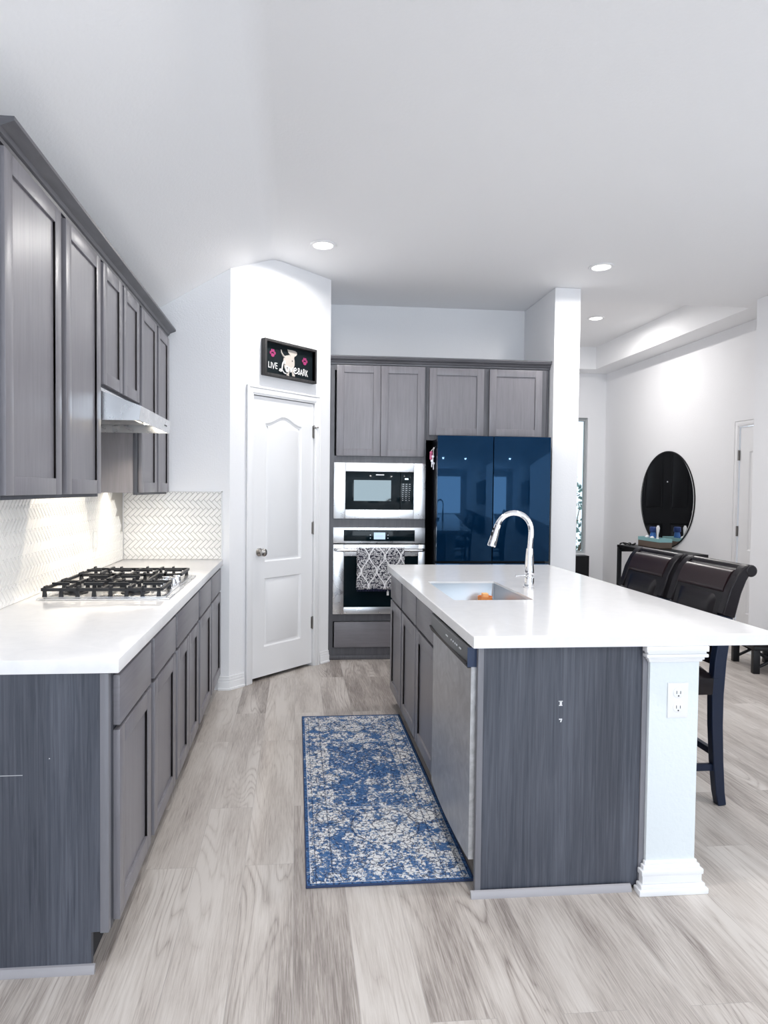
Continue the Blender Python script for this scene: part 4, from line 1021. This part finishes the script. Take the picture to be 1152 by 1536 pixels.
# ------------------------------------------------------------------ bar stools
def make_stool(label):
    x0, y0 = 1.90, 2.975
    st = thing('bar_stool', label, 'stool', (x0 - .25, y0, 0), 'leather stools on the right of the island')
    W2 = .222
    path = [(1.904, 0), (1.893, .06), (1.880, .2), (1.871, .36), (1.869, .50), (1.878, .65), (1.888, .72), (1.905, .85), (1.935, .96), (1.962, 1.02), (1.985, 1.052), (2.006, 1.066)]
    wid = [.019, .021, .024, .026, .028, .028, .027, .026, .024, .021, .018, .016]
    def post(yc, lo, hi, name, m_, ext=.0, dwid=0., wy=.02):
        b = MB(); F_, Bk = [], []
        pts_ = [(p, w_) for p, w_ in zip(path, wid) if lo - 1e-6 <= p[1] <= hi + 1e-6]
        P = [p for p, _ in pts_]
        for i, ((x, z), w_) in enumerate(pts_):
            a = P[max(0, i - 1)]; c = P[min(len(P) - 1, i + 1)]; d = Vector((c[0] - a[0], c[1] - a[1])).normalized(); n_ = Vector((-d.y, d.x))
            F_.append((x + n_.x * (w_ + dwid), z + n_.y * (w_ + dwid))); Bk.append((x - n_.x * (w_ + dwid), z - n_.y * (w_ + dwid)))
        b.prism([(p[0], p[1]) for p in F_] + [(p[0], p[1]) for p in Bk[::-1]], 'y', yc - wy, yc + wy)
        return b
    for s in (-1, 1):
        b = post(y0 + s * (W2 - .022), 0, .85, 'leg', legWoodM); b.build('leg', legWoodM, st, sharp=50, bevel=.004)
        b = MB(); V = [(1.435, 0, .017), (1.432, .5, .023)]
        b.prism([(1.415, 0), (1.452, 0), (1.462, .50), (1.412, .50)], 'y', y0 + s * (W2 - .026) - .02, y0 + s * (W2 - .026) + .02); b.build('leg', legWoodM, st, bevel=.004)
        b = post(y0 + s * (W2 - .019), .85, 1.07, 'back_post', leatherM, dwid=.004, wy=.0235)
        b.tube([(2.006, y0 + s * (W2 - .019) - .0255, 1.052), (2.006, y0 + s * (W2 - .019) + .0255, 1.052)], .027, 18); b.build('back_post', leatherM, st, sharp=50, bevel=.005)
        b = MB(); b.box(1.44, 1.875, y0 + s * (W2 - .024) - .011, y0 + s * (W2 - .024) + .011, .155, .185, .003); b.build('stretcher', legWoodM, st)
    b = MB(); b.box(1.866, 1.890, y0 - W2 + .04, y0 + W2 - .04, .215, .245, .003); b.build('stretcher', legWoodM, st)
    b = MB(); b.box(1.424, 1.446, y0 - W2 + .04, y0 + W2 - .04, .155, .185, .003); b.build('stretcher', legWoodM, st)
    b = MB(); b.box(1.405, 1.885, y0 - W2 + .003, y0 + W2 - .003, .500, .575, .006); b.build('seat_apron', leatherM, st)
    # padded seat
    b = MB(); N = 12; rows = []
    for i in range(N + 1):
        u = i / N; row = []
        for k in range(N + 1):
            v = k / N; e = min(1, min(u, 1 - u) * 7) ** .5 * min(1, min(v, 1 - v) * 7) ** .5
            row.append((1.398 + .47 * u, y0 - W2 + 2 * W2 * v, .575 + .046 * e))
        rows.append(row)
    b.strip(rows); bt = b.build('seat', leatherM, st, solid=False, sharp=80)
    # back: leather slab following the posts
    def xat(z):
        for (a, c) in zip(path, path[1:]):
            if a[1] <= z <= c[1]: return a[0] + (c[0] - a[0]) * (z - a[1]) / (c[1] - a[1])
        return path[-1][0]
    b = MB(); zs = [.63 + .018 * k for k in range(25)]
    hw = W2 - .044
    fr_, bk = [], []
    for z in zs:
        z = min(z, 1.062)
        fr_.append([(xat(z) - .024 + (.003 if z > .99 else 0), y0 - hw + 2 * hw * k / 8, z) for k in range(9)])
        bk.append([(xat(z) + .022, y0 - hw + 2 * hw * k / 8, z) for k in range(9)])
    loop = [[*f, *g[::-1]] for f, g in zip(fr_, bk)]
    V = b.strip(loop, close=True); b.bm.faces.new(V[0]); b.bm.faces.new(V[-1]); bkm = b.build('backrest', leatherM, st, sharp=50)
    # roll along the top
    b = MB(); b.tube([(2.000, y0 - hw, 1.054), (2.000, y0 + hw, 1.054)], .0255, 20)
    b.build('top_roll', leatherM, st)
    # raised top band and padded inset panel
    b = MB(); zb = [.952 + .0105 * j for j in range(10)]
    fr_ = [[(xat(z) - .0275 - .006 * math.sin(math.pi * (z - .952) / .0945) ** .5 if .952 < z < 1.046 else xat(z) - .0245, y0 - hw + 2 * hw * k / 8, z + .006 * max(0, (z - 1.0) / .05)) for k in range(9)] for z in zb]
    bk = [[(xat(z) + .0, y0 - hw + 2 * hw * k / 8, z) for k in range(9)] for z in zb]
    V = b.strip([[*f, *g[::-1]] for f, g in zip(fr_, bk)], close=True); b.bm.faces.new(V[0]); b.bm.faces.new(V[-1])
    b.build('top_band', bandM, bkm, sharp=60)
    b = MB(); rows = []; N = 12
    for i in range(N + 1):
        u = i / N; z = .665 + .272 * u; row = []
        for k in range(N + 1):
            v = k / N; e = min(1, min(u, 1 - u) * 9) ** .5 * min(1, min(v, 1 - v) * 9) ** .5
            row.append((xat(z) - .0235 - .014 * e, y0 - hw + .035 + (2 * hw - .07) * v, z))
        rows.append(row)
    b.strip(rows); b.build('back_pad', leatherM, bkm, solid=False, sharp=80)
    return st
st1 = make_stool('dark leather bar stool nearest the white column, first in the row')
st2 = dup(st1); st2.location.y += .497; st2['label'] = 'dark leather bar stool behind the nearer one, closer to the console table'

# ------------------------------------------------------------------ entry: console, mirror, tray, bin, low bench
ct_ = thing('console_table', 'narrow black console table under the round mirror', 'table', (4.10, 7.15, 0))
b = MB(); b.box(3.925, 4.275, 6.52, 7.80, .722, .752, .002); b.build('tabletop', espM, ct_)
for x_, y_ in ((3.945, 7.775), (4.155, 7.775), (3.945, 6.545), (4.235, 6.545)):
    b = MB(); b.box(x_ - .02, x_ + .02, y_ - .02, y_ + .02, 0, .722, .002); b.build('leg', espM, ct_)
b = MB(); b.box(3.95, 4.23, 7.755, 7.79, .67, .722); b.box(3.95, 4.23, 6.53, 6.565, .67, .722); b.build('apron', espM, ct_)
mr = thing('round_mirror', 'large round frameless mirror reflecting the black front door', 'mirror', (XR - .02, 7.48, .752))
MYC, MZC, MRa = 7.475, 1.312, .565
b = MB(); b.lathe([(MRa, 0), (MRa, .006), (MRa - .002, .0064), (MRa - .02, .0064)], (-0, 0, 0), 'x', 96)
for v in b.bm.verts: v.co = Vector((XR - .004 - v.co.x, MYC + v.co.y, MZC + v.co.z))
b.build('glass', mirrorM, mr)
b = MB(); b.lathe([(MRa + .007, 0), (MRa + .007, .0095), (MRa - .004, .0095), (MRa - .004, 0)], (0, 0, 0), 'x', 96)
for v in b.bm.verts: v.co = Vector((XR - .002 - v.co.x, MYC + v.co.y, MZC + v.co.z))
b.build('rim', blackM, mr)
# caddy box
bx = thing('storage_box', 'teal and brown box of small items on the black console table', 'box', (4.195, 7.42, .7525))
tealM = mat('pale_teal_paint', (.30, .56, .58), .5); brownM = mat('brown_weave', (.16, .12, .095), .8)
def open_box(mb, x0, x1, y0, y1, z_0, z_1, t_):
    mb.box(x0, x1, y0, y0 + t_, z_0, z_1); mb.box(x0, x1, y1 - t_, y1, z_0, z_1); mb.box(x0, x0 + t_, y0 + t_, y1 - t_, z_0, z_1); mb.box(x1 - t_, x1, y0 + t_, y1 - t_, z_0, z_1)
b = MB(); open_box(b, 4.12, 4.27, 7.19, 7.66, .753, .825, .008); b.box(4.12, 4.27, 7.19, 7.66, .7526, .758); b.build('box_base', brownM, bx)
b = MB(); open_box(b, 4.118, 4.272, 7.188, 7.662, .825, .866, .010); b.build('box_rim', tealM, bx)
bo = thing('bottle', 'blue bottle standing in the teal and brown box', 'bottle', (4.20, 7.46, .7585))
b = MB(); b.lathe([(.034, 0), (.037, .01), (.036, .13), (.030, .16), (.026, .17), (.001, .171)], (4.20, 7.47, .7585), 'z', 20); b.build('body', mat('blue_plastic', (.03, .14, .42), .3), bo)
b = MB(); b.lathe([(.036, .17), (.042, .18), (.040, .225), (.030, .232), (.001, .233)], (4.20, 7.47, .7585), 'z', 20); b.build('cap', mat('dark_blue_cap', (.02, .05, .20), .3), bo)
bs = thing('brush', 'white handled brush standing upright in the teal box', 'brush', (4.185, 7.34, .7585))
b = MB(); b.tube([(4.185, 7.345, .86), (4.185, 7.345, .90), (4.185, 7.342, .94), (4.185, 7.339, .985), (4.185, 7.337, 1.012)], [.012, .011, .016, .020, .010], 14); b.build('handle', whitePlM, bs)
b = MB(); b.ball((4.185, 7.347, .82), .04, (.6, 1, 1.3)); b.build('brush_head', whitePlM, bs)
for yy, zz, lab in ((7.53, .862, 'white ball shaped item at the left inside the teal box'), (7.42, .858, 'white ball shaped item between the blue bottle and the brush')):
    b = MB(); b.ball((4.16, yy, zz), .026, seg=16); tag(b.build('white_ball', whitePlM), lab, 'ball')
b = MB()
rr = random.Random(5)
for k in range(3):
    c = (3.97 + .05 * k, 7.74 - .02 * k); b.tube([(c[0] + .035 * math.cos(a), c[1] + .035 * math.sin(a), .7685 + .010 * math.sin(a * 2 + k)) for a in [2 * math.pi * q / 14 for q in range(15)]], .006, 6)
tag(b.build('trinket', blackM), 'small dark looped trinket lying on the far end of the console table', 'trinket')
bn = thing('storage_bin', 'black box on the floor under the narrow entry window', 'bin', (3.88, 8.94, 0))
b = MB(); b.box(3.66, 4.062, 8.86, 9.03, .02, .505, .006); b.build('body', espM, bn)
b = MB()
for x_ in (3.69, 4.03):
    for y_ in (8.88, 9.01): b.box(x_ - .012, x_ + .012, y_ - .012, y_ + .012, 0, .021)
b.build('foot', espM, bn)
lb = thing('low_bench', 'low black bench with crossed side braces by the right wall', 'bench', (3.70, 4.95, 0))
u = Vector((math.cos(math.radians(-14)), math.sin(math.radians(-14)), 0)); vv = Vector((-u.y, u.x, 0))
LM = Matrix.Identity(4)
for i in range(3): LM[i][0] = u[i]; LM[i][1] = vv[i]; LM[i][3] = (3.555, 4.80, 0)[i]
lw, ll = .24, .38
b = MB(LM); b.box(-.03, lw + .03, -.03, ll + .03, .21, .255, .01); b.build('seat', leatherM, lb)
b = MB(LM); b.box(-.02, lw + .02, -.02, ll + .02, .18, .21, .003); b.build('apron', espM, lb)
for x_, y_ in ((0, 0), (lw, 0), (0, ll), (lw, ll)):
    b = MB(LM); b.box(x_ - .024, x_ + .024, y_ - .024, y_ + .024, 0, .18, .003); b.build('leg', espM, lb)
for y_ in (0, ll):
    b = MB(LM); b.tube([(.02, y_, .05), (lw - .02, y_, .16)], .012, 8); b.tube([(.02, y_, .16), (lw - .02, y_, .05)], .012, 8); b.build('cross_brace', espM, lb)

# ------------------------------------------------------------------ living room items that the refrigerator reflects
tv = thing('television', 'large black flat television on the living room\'s right wall', 'television', (XJ - .03, -.30, 1.08))
b = MB(); b.box(XJ - .06, XJ - .02, -1.05, .45, 1.08, 1.95, .004); b.build('bezel', blackM, tv)
b = MB(); b.box(XJ - .062, XJ - .06, -1.03, .43, 1.10, 1.93); b.build('screen', blackGlassM, tv)
b = MB(); b.box(XJ - .021, XJ - .001, -.6, .0, 1.3, 1.7); b.build('wall_mount', blackM, tv)
mc = thing('media_console', 'black media console under the television', 'console', (XJ - .25, -.30, 0))
b = MB(); b.box(XJ - .45, XJ - .03, -1.1, .5, .06, .60, .005); b.build('body', espM, mc)
for k in range(3):
    b = MB(); b.box(XJ - .465, XJ - .45, -1.08 + k * .525, -.57 + k * .525, .08, .58, .003); b.build('door', espM, mc)
b = MB()
for x_ in (XJ - .42, XJ - .06):
    for y_ in (-1.05, .45): b.box(x_ - .02, x_ + .02, y_ - .02, y_ + .02, 0, .06)
b.build('foot', espM, mc)

# ------------------------------------------------------------------ recessed ceiling lights
def downlight(x, y, z, label, power=15, spread=2.95, drop=.03):
    t = thing('ceiling_light', label, 'light', (x, y, z - .012), 'recessed ceiling lights')
    b = MB(); b.lathe([(.092, 0), (.094, -.004), (.088, -.009), (.068, -.008), (.066, -.003), (.066, 0)], (x, y, z - .0005), 'z', 40); b.build('trim_ring', whitePlM, t)
    b = MB(); b.lathe([(.066, -.001), (.060, -.0045), (.001, -.005)], (x, y, z - .0005), 'z', 32); b.build('lens', lightM, t)
    area('downward_disk_light', (x, y, z - drop), (x, y, 0), .12, .12, power, (1, .965, .93), 'DISK', spread)
downlight(.170, 4.585, ZC, 'round recessed light in the ceiling nearest the pantry door')
downlight(2.238, 4.781, ZC, 'round recessed light in the ceiling above the white divider wall')
downlight(3.36, 7.285, ZT, 'round recessed light in the tray ceiling over the entry', 24, math.pi, .05)
for (x, y) in ((.4, 2.0), (2.3, 2.0), (1.2, -1.2), (3.0, -1.2)):  # added lamps out of view, without fixtures, to brighten the whole room
    area('downward_disk_light', (x, y, ZC - .02), (x, y, 0), .14, .14, 17, (1, .965, .93), 'DISK', 2.9)
